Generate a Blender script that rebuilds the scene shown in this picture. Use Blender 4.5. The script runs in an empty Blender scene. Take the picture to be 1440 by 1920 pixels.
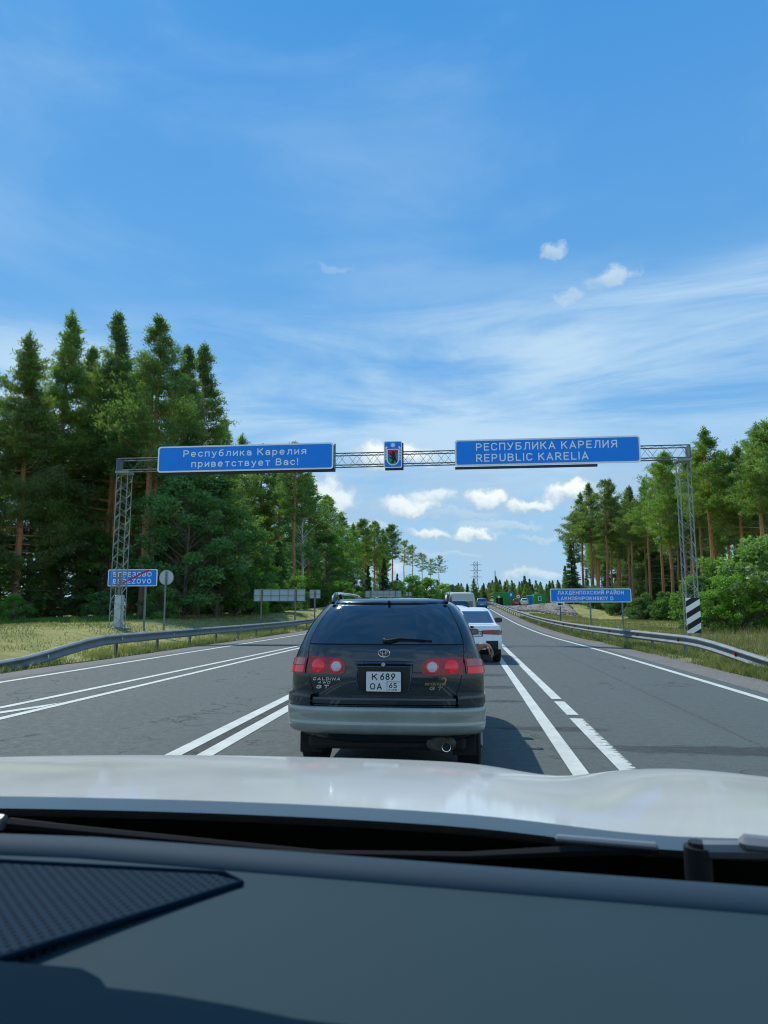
import bpy, math, random
import numpy as np
from mathutils import Vector, Matrix
R = math.radians
rng = random.Random(7)
nrs = np.random.RandomState(11)
S = bpy.context.scene
USE_GLASS = False
COL = S.collection

# ------------------------------------------------------------------ camera
cam_data = bpy.data.cameras.new('camera')
cam = bpy.data.objects.new('camera', cam_data); COL.objects.link(cam); S.camera = cam
PITCH, YAW, EYE, FPX = 7.73, 6.41, 1.42, 1333.0
cam.location = (0, 0, EYE)
cam.rotation_euler = (R(90 + PITCH), 0, R(YAW))
cam_data.sensor_fit = 'VERTICAL'; cam_data.sensor_height = 36; cam_data.lens = 36 * FPX / 1920
cam_data.clip_start = 0.02; cam_data.clip_end = 6000
cam_data.dof.use_dof = True; cam_data.dof.focus_distance = 14; cam_data.dof.aperture_fstop = 11

# ------------------------------------------------------------------ light
SUN_AZ, SUN_EL = -39.0, 52.0          # degrees right of the road direction (+Y), degrees up
sun_data = bpy.data.lights.new('sun', 'SUN'); sun = bpy.data.objects.new('sun', sun_data); COL.objects.link(sun)
sun_data.energy = 2.15; sun_data.angle = R(0.53); sun_data.color = (1, .96, .86)
sdir = Vector((math.sin(R(SUN_AZ)) * math.cos(R(SUN_EL)), math.cos(R(SUN_AZ)) * math.cos(R(SUN_EL)), math.sin(R(SUN_EL))))
sun.rotation_euler = sdir.to_track_quat('Z', 'Y').to_euler()

S.view_settings.view_transform = 'Standard'; S.view_settings.look = 'None'
S.view_settings.gamma = 1; S.view_settings.use_curve_mapping = False
S.view_settings.exposure = 0.66
S.render.film_transparent = False
S.cycles.max_bounces = 8; S.cycles.diffuse_bounces = 3; S.cycles.glossy_bounces = 4
S.cycles.transparent_max_bounces = 12; S.cycles.transmission_bounces = 6
S.cycles.filter_width = 1.1; S.cycles.caustics_reflective = False; S.cycles.caustics_refractive = False

W = bpy.data.worlds.new('World'); S.world = W; W.use_nodes = True

class NT:
    """tiny node-graph writer"""
    def __init__(s, tree): s.t = tree; s.n = tree.nodes; s.l = tree.links
    def new(s, typ, ins=None, **props):
        n = s.n.new(typ)
        for k, v in props.items(): setattr(n, k, v)
        for k, v in (ins or {}).items(): s.set(n, k, v)
        return n
    def set(s, n, k, v):
        sock = n.inputs[k]
        if isinstance(v, bpy.types.NodeSocket): s.l.new(v, sock)
        elif isinstance(v, bpy.types.Node): s.l.new(v.outputs[0], sock)
        else: sock.default_value = v
    def m(s, op, a, b=0.0, c=0.0, clamp=False):
        n = s.new('ShaderNodeMath', operation=op, use_clamp=clamp)
        s.set(n, 0, a); s.set(n, 1, b)
        if op in ('MULTIPLY_ADD', 'SMOOTH_MIN', 'SMOOTH_MAX'): s.set(n, 2, c)
        return n.outputs[0]
    def ramp(s, x, lo, hi, a=0.0, b=1.0, smooth=True):
        n = s.new('ShaderNodeMapRange', interpolation_type='SMOOTHSTEP' if smooth else 'LINEAR')
        s.set(n, 0, x); s.set(n, 1, lo); s.set(n, 2, hi); s.set(n, 3, a); s.set(n, 4, b)
        return n.outputs[0]
    def mix(s, f, a, b, bt='MIX'):
        n = s.new('ShaderNodeMix', data_type='RGBA', blend_type=bt)
        s.set(n, 0, f)
        for i, v in ((6, a), (7, b)):
            if isinstance(v, tuple): v = (*v, 1) if len(v) == 3 else v
            s.set(n, i, v)
        return n.outputs[2]
    def noise(s, vec, scale, detail=4, rough=.55, dist=0.0):
        n = s.new('ShaderNodeTexNoise')
        if vec is not None: s.set(n, 'Vector', vec)
        s.set(n, 'Scale', scale); s.set(n, 'Detail', detail); s.set(n, 'Roughness', rough); s.set(n, 'Distortion', dist)
        return n.outputs[0]
    def mapping(s, vec, scale=(1, 1, 1), loc=(0, 0, 0), rot=(0, 0, 0)):
        n = s.new('ShaderNodeMapping'); s.set(n, 0, vec); s.set(n, 1, loc); s.set(n, 2, rot); s.set(n, 3, scale)
        return n.outputs[0]

def px_angles(u, v):
    """direction (azimuth right of +Y, elevation; radians) seen at photo pixel u, v"""
    x, y, z = (u - 720) / FPX, 1.0, (960 - v) / FPX
    p, q = R(PITCH), R(YAW)
    yy, zz = y * math.cos(p) - z * math.sin(p), y * math.sin(p) + z * math.cos(p)
    X, Y = x * math.cos(q) - yy * math.sin(q), x * math.sin(q) + yy * math.cos(q)
    return math.atan2(X, Y), math.atan2(zz, math.hypot(X, Y))

def build_world():
    g = NT(W.node_tree); g.n.clear()
    out = g.new('ShaderNodeOutputWorld'); bg = g.new('ShaderNodeBackground')
    g.l.new(bg.outputs[0], out.inputs[0])
    bg.inputs[1].default_value = 0.15
    sky = g.new('ShaderNodeTexSky', sky_type='NISHITA', sun_disc=False)
    sky.sun_elevation = R(SUN_EL); sky.sun_rotation = R(SUN_AZ)
    sky.air_density = 1.0; sky.dust_density = 0.35; sky.ozone_density = 2.2; sky.altitude = 50
    co = g.new('ShaderNodeTexCoord').outputs['Generated']
    sp = g.new('ShaderNodeSeparateXYZ'); g.set(sp, 0, co)
    X, Y, Z = sp.outputs
    az = g.m('ARCTAN2', X, Y)
    el = g.m('ARCSINE', Z)
    cv = g.new('ShaderNodeCombineXYZ', {0: az, 1: el}).outputs[0]
    # warped coordinates give the clouds ragged edges
    wn = g.new('ShaderNodeTexNoise', {'Vector': cv, 'Scale': 16.0, 'Detail': 6.0, 'Roughness': .62}).outputs[1]
    wsub = g.new('ShaderNodeVectorMath', {0: wn, 1: (.5, .5, .5)}, operation='SUBTRACT').outputs[0]
    wv = g.new('ShaderNodeVectorMath', {0: wsub, 1: (.10, .07, 0)}, operation='MULTIPLY').outputs[0]
    cw = g.new('ShaderNodeVectorMath', {0: cv, 1: wv}, operation='ADD').outputs[0]
    spw = g.new('ShaderNodeSeparateXYZ'); g.set(spw, 0, cw)
    aw, ew = spw.outputs[0], spw.outputs[1]
    # --- high thin cloud: long streaks, strongest in a band, a little everywhere
    st = g.mapping(cv, scale=(2.2, 14.0, 1), rot=(0, 0, R(-9)), loc=(.8, 0, 0))
    n1 = g.noise(st, 1.0, 9, .62, .6)
    st2 = g.mapping(cv, scale=(1.4, 4.2, 1), rot=(0, 0, R(-16)), loc=(3.1, .4, 0))
    n2 = g.noise(st2, 1.3, 6, .55, .4)
    band = g.m('MULTIPLY', g.ramp(el, .07, .19), g.ramp(el, .52, .36))
    slope = g.ramp(g.m('ADD', el, g.m('MULTIPLY', az, -.10)), .47, .35)
    thin = g.m('MULTIPLY', g.ramp(n1, .28, .66), g.ramp(n2, .22, .52))
    veil = g.m('MULTIPLY', g.m('MULTIPLY', thin, band), slope)
    vhigh = g.m('MULTIPLY', g.ramp(n2, .40, .75), .30)
    cirrus = g.m('ADD', g.m('MULTIPLY', veil, .95), vhigh, clamp=True)
    # whitish haze towards the horizon
    hz = g.ramp(el, .30, -.02, 0, .62)
    phys = g.mix(1.0, sky.outputs[0], (.11, .30, .38), 'MULTIPLY')
    grad = g.mix(g.ramp(el, .05, .75, smooth=False), (1.00, 2.25, 3.8), (.32, 1.42, 3.4))
    base = g.mix(.18, grad, phys)
    cloudcol = (2.4, 3.25, 3.95)
    c = g.mix(hz, base, (1.8, 2.95, 3.75))
    c = g.mix(g.m('MULTIPLY', cirrus, .84), c, cloudcol)
    # --- small cumulus, each one an ellipse of the warped coordinates
    puffs = [  # u, v, width px, height px, strength
        (735, 852, 78, 30, 1.0), (760, 950, 62, 26, .9), (812, 936, 44, 26, .8), (912, 936, 48, 25, .95), (992, 944, 46, 18, .9), (862, 968, 90, 12, .35),
        (1068, 926, 56, 24, 1.0), (1120, 950, 50, 20, .7), (620, 935, 56, 34, .85), (800, 1003, 44, 15, .85), (886, 1002, 44, 16, .9), (840, 1045, 80, 10, .35), (1010, 1010, 70, 10, .4),
        (1032, 478, 34, 20, .55), (1150, 524, 42, 28, .6), (1065, 552, 30, 14, .4), (632, 507, 34, 10, .25),
        (1130, 985, 60, 14, .5), (690, 985, 46, 12, .5), (1000, 1080, 60, 14, .6), (940, 985, 90, 14, .45), (730, 1065, 40, 16, .6),
        (1330, 900, 70, 26, .7), (330, 870, 70, 26, .7), (120, 940, 90, 28, .7), (1560, 850, 90, 30, .8), (-120, 820, 90, 30, .8)]
    cov = None; top = None
    for (u, v, wpx, hpx, s) in puffs:
        a0, e0 = px_angles(u, v)
        ra, re = wpx / FPX, hpx / FPX
        dx = g.m('DIVIDE', g.m('SUBTRACT', aw, a0), ra)
        dy = g.m('DIVIDE', g.m('SUBTRACT', ew, e0), re)
        # flat-bottomed: squeeze distance below the centre
        dy2 = g.m('MULTIPLY', dy, g.ramp(dy, -.6, .0, 1.7, 1.0))
        d = g.m('SQRT', g.m('ADD', g.m('MULTIPLY', dx, dx), g.m('MULTIPLY', dy2, dy2)))
        k = g.m('MULTIPLY', g.ramp(d, 1.25, .55), s)
        t = g.m('MULTIPLY', k, g.ramp(g.m('ADD', dy, g.m('MULTIPLY', dx, .25)), -.75, .45))
        cov = k if cov is None else g.m('MAXIMUM', cov, k)
        top = t if top is None else g.m('MAXIMUM', top, t)
    # rest of the sky round the back: scattered cumulus from noise so that it goes on, cover thickened to lift the shade
    fb = g.mapping(cw, scale=(3.2, 7.5, 1), loc=(5, 2, 0))
    nb = g.ramp(g.noise(fb, 1.6, 6, .55), .43, .55)
    behind = g.m('MULTIPLY', g.ramp(g.m('ABSOLUTE', az), .85, 1.5), g.m('MULTIPLY', g.ramp(el, .02, .08), g.ramp(el, .85, .5)))
    nb = g.m('MULTIPLY', nb, behind)
    cov = g.m('MAXIMUM', cov, g.m('MULTIPLY', nb, .8)); top = g.m('MAXIMUM', top, g.m('MULTIPLY', nb, .6))
    # grey layer behind the low puffs
    ns = g.noise(g.mapping(cw, scale=(5, 16, 1)), 1.2, 6, .6)
    grey = g.m('MULTIPLY', g.m('MULTIPLY', g.ramp(ns, .32, .60), g.m('MULTIPLY', g.ramp(el, .01, .05), g.ramp(el, .25, .15))), .8)
    c = g.mix(grey, c, (1.75, 2.5, 3.3))
    body = g.mix(top, (1.9, 2.6, 3.1), (4.3, 4.5, 4.45))
    c = g.mix(g.m('MULTIPLY', cov, .92), c, body)
    g.l.new(c, bg.inputs[0])
build_world()

# ------------------------------------------------------------------ helpers
def tag(o, label=None, cat=None, group=None, kind=None):
    if label: o['label'] = label
    if cat: o['category'] = cat
    if group: o['group'] = group
    if kind: o['kind'] = kind
    return o
def empty(name, loc=(0, 0, 0), rz=0, label=None, cat=None, group=None):
    o = bpy.data.objects.new(name, None); COL.objects.link(o)
    o.location = loc; o.rotation_euler = (0, 0, rz); o.empty_display_size = .2
    return tag(o, label, cat, group)
def children(o): return [c for c in bpy.data.objects if c.parent == o]
CH = {}
def link(o, parent=None):
    COL.objects.link(o)
    if parent is not None:
        o.parent = parent; CH.setdefault(parent.name, []).append(o)
    return o
def copy_tree(o, parent=None):
    c = o.copy(); link(c, parent)
    for ch in CH.get(o.name, []): copy_tree(ch, c)
    return c

def principled(name, col, rough=.5, metal=0.0, coat=0.0, spec=.5, emis=None, estr=0, trans=0, ior=1.45, vary=0.0, vscale=8, bump=0.0, bscale=40, coatr=.03):
    m = bpy.data.materials.new(name); m.use_nodes = True
    g = NT(m.node_tree); b = m.node_tree.nodes['Principled BSDF']
    b.inputs['Roughness'].default_value = rough; b.inputs['Metallic'].default_value = metal
    b.inputs['Coat Weight'].default_value = coat; b.inputs['Coat Roughness'].default_value = coatr
    b.inputs['Specular IOR Level'].default_value = spec; b.inputs['IOR'].default_value = ior
    b.inputs['Transmission Weight'].default_value = trans
    b.inputs['Base Color'].default_value = (*col, 1)
    if emis: b.inputs['Emission Color'].default_value = (*emis, 1); b.inputs['Emission Strength'].default_value = estr
    co = g.new('ShaderNodeTexCoord').outputs['Object']
    if vary or bump:
        n = g.noise(co, vscale, 6, .6)
        if vary:
            f = g.ramp(n, .3, .7, 1 - vary, 1 + vary)
            g.set(b, 'Base Color', g.mix(1.0, (*col, 1), g.new('ShaderNodeCombineColor', {0: f, 1: f, 2: f}).outputs[0], 'MULTIPLY'))
            g.set(b, 'Roughness', g.ramp(n, .3, .7, max(0, rough - .12 * vary * 4), min(1, rough + .12 * vary * 4)))
        if bump:
            bn = g.new('ShaderNodeBump', {'Strength': bump, 'Distance': .01, 'Height': g.noise(co, bscale, 3, .6)})
            g.set(b, 'Normal', bn)
    return m

class MB:
    def __init__(s): s.v = []; s.f = []; s.mi = []
    def add(s, vs, fs, mi=0):
        o = len(s.v); s.v.extend([tuple(map(float, p)) for p in vs]); s.f.extend([tuple(i + o for i in f) for f in fs]); s.mi.extend([mi] * len(fs)); return s
    def box(s, c, d, mi=0, rz=0, bev=0):
        x, y, z = d[0] / 2, d[1] / 2, d[2] / 2
        ca, sa = math.cos(rz), math.sin(rz)
        vs = []
        if bev:
            b = min(bev, x * .9, y * .9, z * .9)
            # rounded in the three principal directions: chamfered box
            pts = []
            for sx in (-1, 1):
                for sy in (-1, 1):
                    for sz in (-1, 1):
                        pts += [(sx * x, sy * (y - b), sz * (z - b)), (sx * (x - b), sy * y, sz * (z - b)), (sx * (x - b), sy * (y - b), sz * z)]
            vs = [(c[0] + p[0] * ca - p[1] * sa, c[1] + p[0] * sa + p[1] * ca, c[2] + p[2]) for p in pts]
            I = lambda a, b_, c_, k: ((a * 2 + b_) * 2 + c_) * 3 + k
            fs = []
            for a in (0, 1): fs.append([I(a, 0, 0, 0), I(a, 1, 0, 0), I(a, 1, 1, 0), I(a, 0, 1, 0)])
            for a in (0, 1): fs.append([I(0, a, 0, 1), I(1, a, 0, 1), I(1, a, 1, 1), I(0, a, 1, 1)])
            for a in (0, 1): fs.append([I(0, 0, a, 2), I(1, 0, a, 2), I(1, 1, a, 2), I(0, 1, a, 2)])
            for p in (0, 1):
                for q in (0, 1):
                    fs.append([I(p, q, 0, 0), I(p, q, 1, 0), I(p, q, 1, 1), I(p, q, 0, 1)])
                    fs.append([I(p, 0, q, 0), I(p, 1, q, 0), I(p, 1, q, 2), I(p, 0, q, 2)])
                    fs.append([I(0, p, q, 1), I(1, p, q, 1), I(1, p, q, 2), I(0, p, q, 2)])
                    for r in (0, 1): fs.append([I(p, q, r, 0), I(p, q, r, 1), I(p, q, r, 2)])
            return s.add(vs, fs, mi)
        for (a, b_, c_) in ((-1, -1, -1), (1, -1, -1), (1, 1, -1), (-1, 1, -1), (-1, -1, 1), (1, -1, 1), (1, 1, 1), (-1, 1, 1)):
            px, py = a * x, b_ * y
            vs.append((c[0] + px * ca - py * sa, c[1] + px * sa + py * ca, c[2] + c_ * z))
        return s.add(vs, [(0, 3, 2, 1), (4, 5, 6, 7), (0, 1, 5, 4), (1, 2, 6, 5), (2, 3, 7, 6), (3, 0, 4, 7)], mi)
    def cyl(s, p0, p1, r0, r1=None, n=8, mi=0, cap=True):
        r1 = r0 if r1 is None else r1
        p0, p1 = Vector(p0), Vector(p1); d = (p1 - p0).normalized()
        a = d.orthogonal().normalized(); b = d.cross(a)
        vs = []
        for p, r in ((p0, r0), (p1, r1)):
            for i in range(n):
                t = 2 * math.pi * i / n; vs.append(p + (a * math.cos(t) + b * math.sin(t)) * r)
        fs = [(i, (i + 1) % n, n + (i + 1) % n, n + i) for i in range(n)]
        if cap: fs += [tuple(range(n - 1, -1, -1)), tuple(range(n, 2 * n))]
        return s.add(vs, fs, mi)
    def tube(s, pts, rad, n=8, mi=0, cap=True):
        pts = [Vector(p) for p in pts]; m = len(pts)
        rad = [rad] * m if not hasattr(rad, '__len__') else rad
        vs = []; prev = None
        for i, p in enumerate(pts):
            d = (pts[min(i + 1, m - 1)] - pts[max(i - 1, 0)]).normalized()
            a = d.orthogonal().normalized() if prev is None else (prev - d * prev.dot(d)).normalized()
            prev = a; b = d.cross(a)
            for k in range(n):
                t = 2 * math.pi * k / n; vs.append(p + (a * math.cos(t) + b * math.sin(t)) * rad[i])
        fs = [(i * n + k, i * n + (k + 1) % n, (i + 1) * n + (k + 1) % n, (i + 1) * n + k) for i in range(m - 1) for k in range(n)]
        if cap: fs += [tuple(range(n - 1, -1, -1)), tuple(range((m - 1) * n, m * n))]
        return s.add(vs, fs, mi)
    def grid(s, fn, nu, nv, mi=0):
        vs = [fn(i / nu, j / nv) for j in range(nv + 1) for i in range(nu + 1)]
        fs = [(j * (nu + 1) + i, j * (nu + 1) + i + 1, (j + 1) * (nu + 1) + i + 1, (j + 1) * (nu + 1) + i) for j in range(nv) for i in range(nu)]
        return s.add(vs, fs, mi)
    def slab(s, outline, y0, y1, mi=0):
        """polygon in x,z extruded from y0 to y1"""
        n = len(outline)
        vs = [(x, y0, z) for x, z in outline] + [(x, y1, z) for x, z in outline]
        fs = [tuple(range(n)), tuple(range(2 * n - 1, n - 1, -1))] + [(i, n + i, n + (i + 1) % n, (i + 1) % n) for i in range(n)]
        return s.add(vs, fs, mi)
    def build(s, name, mats, parent=None, smooth=False, loc=None):
        me = bpy.data.meshes.new(name); me.from_pydata(s.v, [], s.f)
        if not isinstance(mats, (list, tuple)): mats = [mats]
        for m in mats: me.materials.append(m)
        if len(mats) > 1: me.polygons.foreach_set('material_index', s.mi)
        if smooth:
            me.polygons.foreach_set('use_smooth', [True] * len(s.f))
            if smooth != 'all':
                try: me.set_sharp_from_angle(angle=R(smooth if not isinstance(smooth, bool) else 38))
                except Exception: pass
        me.update()
        o = bpy.data.objects.new(name, me)
        if loc: o.location = loc
        return link(o, parent)

def rrect(x0, x1, z0, z1, r, n=5):
    pts = []
    for cx, cz, a0 in ((x1 - r, z1 - r, 0), (x0 + r, z1 - r, 90), (x0 + r, z0 + r, 180), (x1 - r, z0 + r, 270)):
        for k in range(n + 1):
            a = R(a0 + 90 * k / n); pts.append((cx + r * math.cos(a), cz + r * math.sin(a)))
    return pts

# stroke lettering: every glyph is a set of centre lines, drawn as flat ribbons ----------------
def _arc(cx, cy, rx, ry, a0, a1, n=10): return [(cx + rx * math.cos(R(a0 + (a1 - a0) * k / n)), cy + ry * math.sin(R(a0 + (a1 - a0) * k / n))) for k in range(n + 1)]
def _bowl(x0, w, y0, y1):
    r = (y1 - y0) / 2; rx = min(r, w * .55); return [(x0, y0), (w - rx, y0)] + _arc(w - rx, (y0 + y1) / 2, rx, r, -90, 90, 8) + [(x0, y1)]
def _bowll(x1, y0, y1):
    r = (y1 - y0) / 2; rx = min(r, x1 * .55); return [(x1, y1), (rx, y1)] + _arc(rx, (y0 + y1) / 2, rx, r, 90, 270, 8) + [(x1, y0)]
def _glyphs():
    W = .54; g = {}
    g['А'] = (.60, [[(0, 0), (.30, 1), (.60, 0)], [(.10, .28), (.50, .28)]])
    g['Б'] = (W, [[(.48, 1), (0, 1), (0, 0)] , _bowl(0, W, 0, .56)])
    g['В'] = (W, [[(0, 0), (0, 1)], _bowl(0, .50, .53, 1), _bowl(0, W, 0, .53)])
    g['С'] = (W, [_arc(.28, .72, .28, .28, 25, 180) + _arc(.28, .28, .28, .28, 180, 335)])
    g['D'] = (W, [[(0, 0), (0, 1)], [(0, 1), (.24, 1)] + _arc(.24, .70, .30, .30, 90, 0, 6) + _arc(.24, .30, .30, .30, 0, -90, 6) + [(0, 0)]])
    g['Д'] = (.66, [[(.10, 0), (.20, .45), (.22, 1), (.56, 1), (.56, 0)], [(0, -.16), (0, 0), (.66, 0), (.66, -.16)]])
    g['Е'] = (.46, [[(.46, 1), (0, 1), (0, 0), (.46, 0)], [(0, .52), (.40, .52)]])
    g['З'] = (.50, [_arc(.24, .76, .24, .24, 150, -90, 10)[:], _arc(.24, .26, .27, .26, 90, -150, 10)])
    g['Z'] = (.52, [[(0, 1), (.52, 1), (0, 0), (.52, 0)]])
    g['И'] = (W, [[(0, 1), (0, 0)], [(0, .05), (W, .95)], [(W, 1), (W, 0)]])
    g['Й'] = (W, g['И'][1] + [_arc(W / 2, 1.28, .15, .12, 200, 340, 6)])
    g['К'] = (.54, [[(0, 0), (0, 1)], [(.50, 1), (.05, .46)], [(.20, .62), (.54, 0)]])
    g['L'] = (.44, [[(0, 1), (0, 0), (.44, 0)]])
    g['Л'] = (.58, [[(0, 0), (.10, .04), (.16, .45), (.18, 1), (.58, 1), (.58, 0)]])
    g['Н'] = (W, [[(0, 0), (0, 1)], [(W, 0), (W, 1)], [(0, .52), (W, .52)]])
    g['О'] = (.58, [_arc(.29, .70, .29, .30, 0, 180) + _arc(.29, .30, .29, .30, 180, 360) + [(.58, .70)]])
    g['П'] = (W, [[(0, 0), (0, 1), (W, 1), (W, 0)]])
    g['Р'] = (.52, [[(0, 0), (0, 1)], _bowl(0, .52, .44, 1)])
    g['R'] = (.54, [[(0, 0), (0, 1)], _bowl(0, .52, .46, 1), [(.26, .46), (.54, 0)]])
    g['Я'] = (.54, [[(.54, 0), (.54, 1)], [(.54 - x, y) for x, y in _bowl(0, .52, .46, 1)], [(.28, .46), (0, 0)]])
    g['S'] = (.50, [_arc(.25, .75, .25, .25, 20, 270, 9) + _arc(.25, .25, .25, .25, 90, -160, 9)])
    g['Т'] = (.54, [[(0, 1), (.54, 1)], [(.27, 1), (.27, 0)]])
    g['У'] = (.56, [[(0, 1), (.30, .34)], [(.56, 1), (.26, .16), (.16, 0), (.03, 0)]])
    g['Y'] = (.56, [[(0, 1), (.28, .46), (.56, 1)], [(.28, .46), (.28, 0)]])
    g['U'] = (W, [[(0, 1)] + _arc(.27, .27, .27, .27, 180, 360) + [(W, 1)]])
    g['V'] = (.58, [[(0, 1), (.29, 0), (.58, 1)]]); g['W'] = (.80, [[(0, 1), (.20, 0), (.40, .8), (.60, 0), (.80, 1)]])
    g['Х'] = (.56, [[(0, 0), (.56, 1)], [(0, 1), (.56, 0)]]); g['I'] = (.0, [[(0, 0), (0, 1)]])
    g['N'] = (W, [[(0, 0), (0, 1), (W, 0), (W, 1)]])
    g['G'] = (.56, [_arc(.28, .72, .28, .28, 25, 180) + _arc(.28, .28, .28, .28, 180, 360) + [(.56, .46), (.30, .46)]])
    X = .70
    g['е'] = (.46, [[(.44, .42)] + _arc(.22, .42, .22, .28, 0, 180)[1:] + _arc(.22, .24, .22, .24, 180, 315), [(.02, .36), (.44, .36)]])
    g['с'] = (.40, [_arc(.22, .46, .22, .24, 30, 180) + _arc(.22, .24, .22, .24, 180, 330)])
    g['п'] = (.42, [[(0, 0), (0, X), (.42, X), (.42, 0)]]); g['у'] = (.44, [[(0, X), (.22, .08)], [(.44, X), (.17, -.22), (.03, -.26)]])
    g['б'] = (.44, [[(.40, 1.02), (.12, .90), (0, .60), (0, .30)], _arc(.22, .30, .22, .30, 0, 360, 16)])
    g['л'] = (.46, [[(0, 0), (.08, .04), (.12, .35), (.13, X), (.46, X), (.46, 0)]]); g['и'] = (.42, [[(0, X), (0, 0)], [(0, .04), (.42, X - .04)], [(.42, X), (.42, 0)]])
    g['к'] = (.40, [[(0, 0), (0, X)], [(.37, X), (.04, .33)], [(.14, .42), (.40, 0)]])
    g['а'] = (.42, [[(.42, 0), (.42, .45)] + _arc(.21, .47, .21, .23, 0, 160, 7), _arc(.18, .20, .18, .20, 0, 360, 12), [(.18, .40), (.42, .40)]])
    g['р'] = (.44, [[(0, -.28), (0, X)], _arc(.22, .35, .22, .35, 0, 360, 16)]); g['я'] = (.42, [[(.42, 0), (.42, X)], [(.42 - x, y) for x, y in _bowl(0, .42, .30, X)], [(.22, .30), (0, 0)]])
    g['в'] = (.42, [[(0, 0), (0, X)], _bowl(0, .38, .37, X), _bowl(0, .42, 0, .37)]); g['т'] = (.42, [[(0, X), (.42, X)], [(.21, X), (.21, 0)]])
    g['!'] = (.0, [[(0, .40), (0, 1)], [(0, 0), (0, .06)]])
    g['1'] = (.22, [[(0, .78), (.22, 1), (.22, 0)]]); g['4'] = (.54, [[(.38, 0), (.38, 1), (0, .28), (.54, .28)]])
    g['5'] = (.48, [[(.44, 1), (.06, 1), (.03, .56)] + _arc(.24, .31, .25, .31, 120, -150)]); g['7'] = (.46, [[(0, 1), (.46, 1), (.14, 0)]])
    g['6'] = (.50, [[(.42, 1), (.08, .50)] + _arc(.25, .30, .25, .30, 150, 510, 16)]); g['9'] = (.50, [[(.08, 0), (.42, .50)] + _arc(.25, .70, .25, .30, -30, 330, 16)])
    g['8'] = (.50, [_arc(.25, .76, .21, .24, 0, 360, 14), _arc(.25, .27, .25, .27, 0, 360, 14)])
    for a, b in zip('ABCEHKMOPTXBDR', 'АВСЕНК?ОРТХВDR'):
        if b in g: g[a] = g[b]
    return g
GLY = _glyphs()
def _ribbon(m, pts, w, y):
    P = [pts[0]] + [p for a, p in zip(pts, pts[1:]) if math.hypot(p[0] - a[0], p[1] - a[1]) > 1e-5]
    closed = len(P) > 3 and math.hypot(P[0][0] - P[-1][0], P[0][1] - P[-1][1]) < 1e-5
    vs = []; n = len(P)
    for i, p in enumerate(P):
        a = P[i - 1] if i else (P[-2] if closed else None); b = P[i + 1] if i < n - 1 else (P[1] if closed else None)
        def un(q, r): l = math.hypot(r[0] - q[0], r[1] - q[1]); return ((r[0] - q[0]) / l, (r[1] - q[1]) / l)
        d1 = un(a, p) if a else un(p, b); d2 = un(p, b) if b else d1
        nx, ny = -(d1[1] + d2[1]), d1[0] + d2[0]; l = math.hypot(nx, ny) or 1; nx /= l; ny /= l
        c = max(.42, nx * -d1[1] + ny * d1[0]); k = w / 2 / c; ex = 0
        if not a: ex = -w / 2
        if not b: ex = w / 2
        vs += [(p[0] + nx * k + d1[0] * ex, y, p[1] + ny * k + d1[1] * ex), (p[0] - nx * k + d1[0] * ex, y, p[1] - ny * k + d1[1] * ex)]
    m.add(vs, [(2 * i, 2 * i + 1, 2 * i + 3, 2 * i + 2) for i in range(n - 1)])
def text(body, x0, x1, zb, cap, y, mat, parent, bold=.15, shear=0.0, depth=.004, name='lettering', gap=.20):
    """flat lettering facing -Y between x0 and x1, baseline zb, capital height cap"""
    wt = .17 if bold < .1 else bold; adv = 0; items = []
    for ch in body:
        if ch == ' ': adv += .42; continue
        w, st = GLY[ch]; items.append((adv, st)); adv += w + wt + gap
    total = adv - gap; sx = (x1 - x0) / total; m = MB(); k = 0
    for off, st in items:
        for s_ in st:
            pts = [((off + wt / 2 + px) * sx, (wt / 2 + py * (1 - wt)) * cap) for px, py in s_]
            _ribbon(m, pts, wt * cap * .95, y - depth * .5 - (k % 3) * min(.0006, depth * .1)); k += 1
    m.v = [(x0 + v[0] + shear * v[2], v[1], zb + v[2]) for v in m.v]
    return m.build(name, mat, parent)

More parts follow.
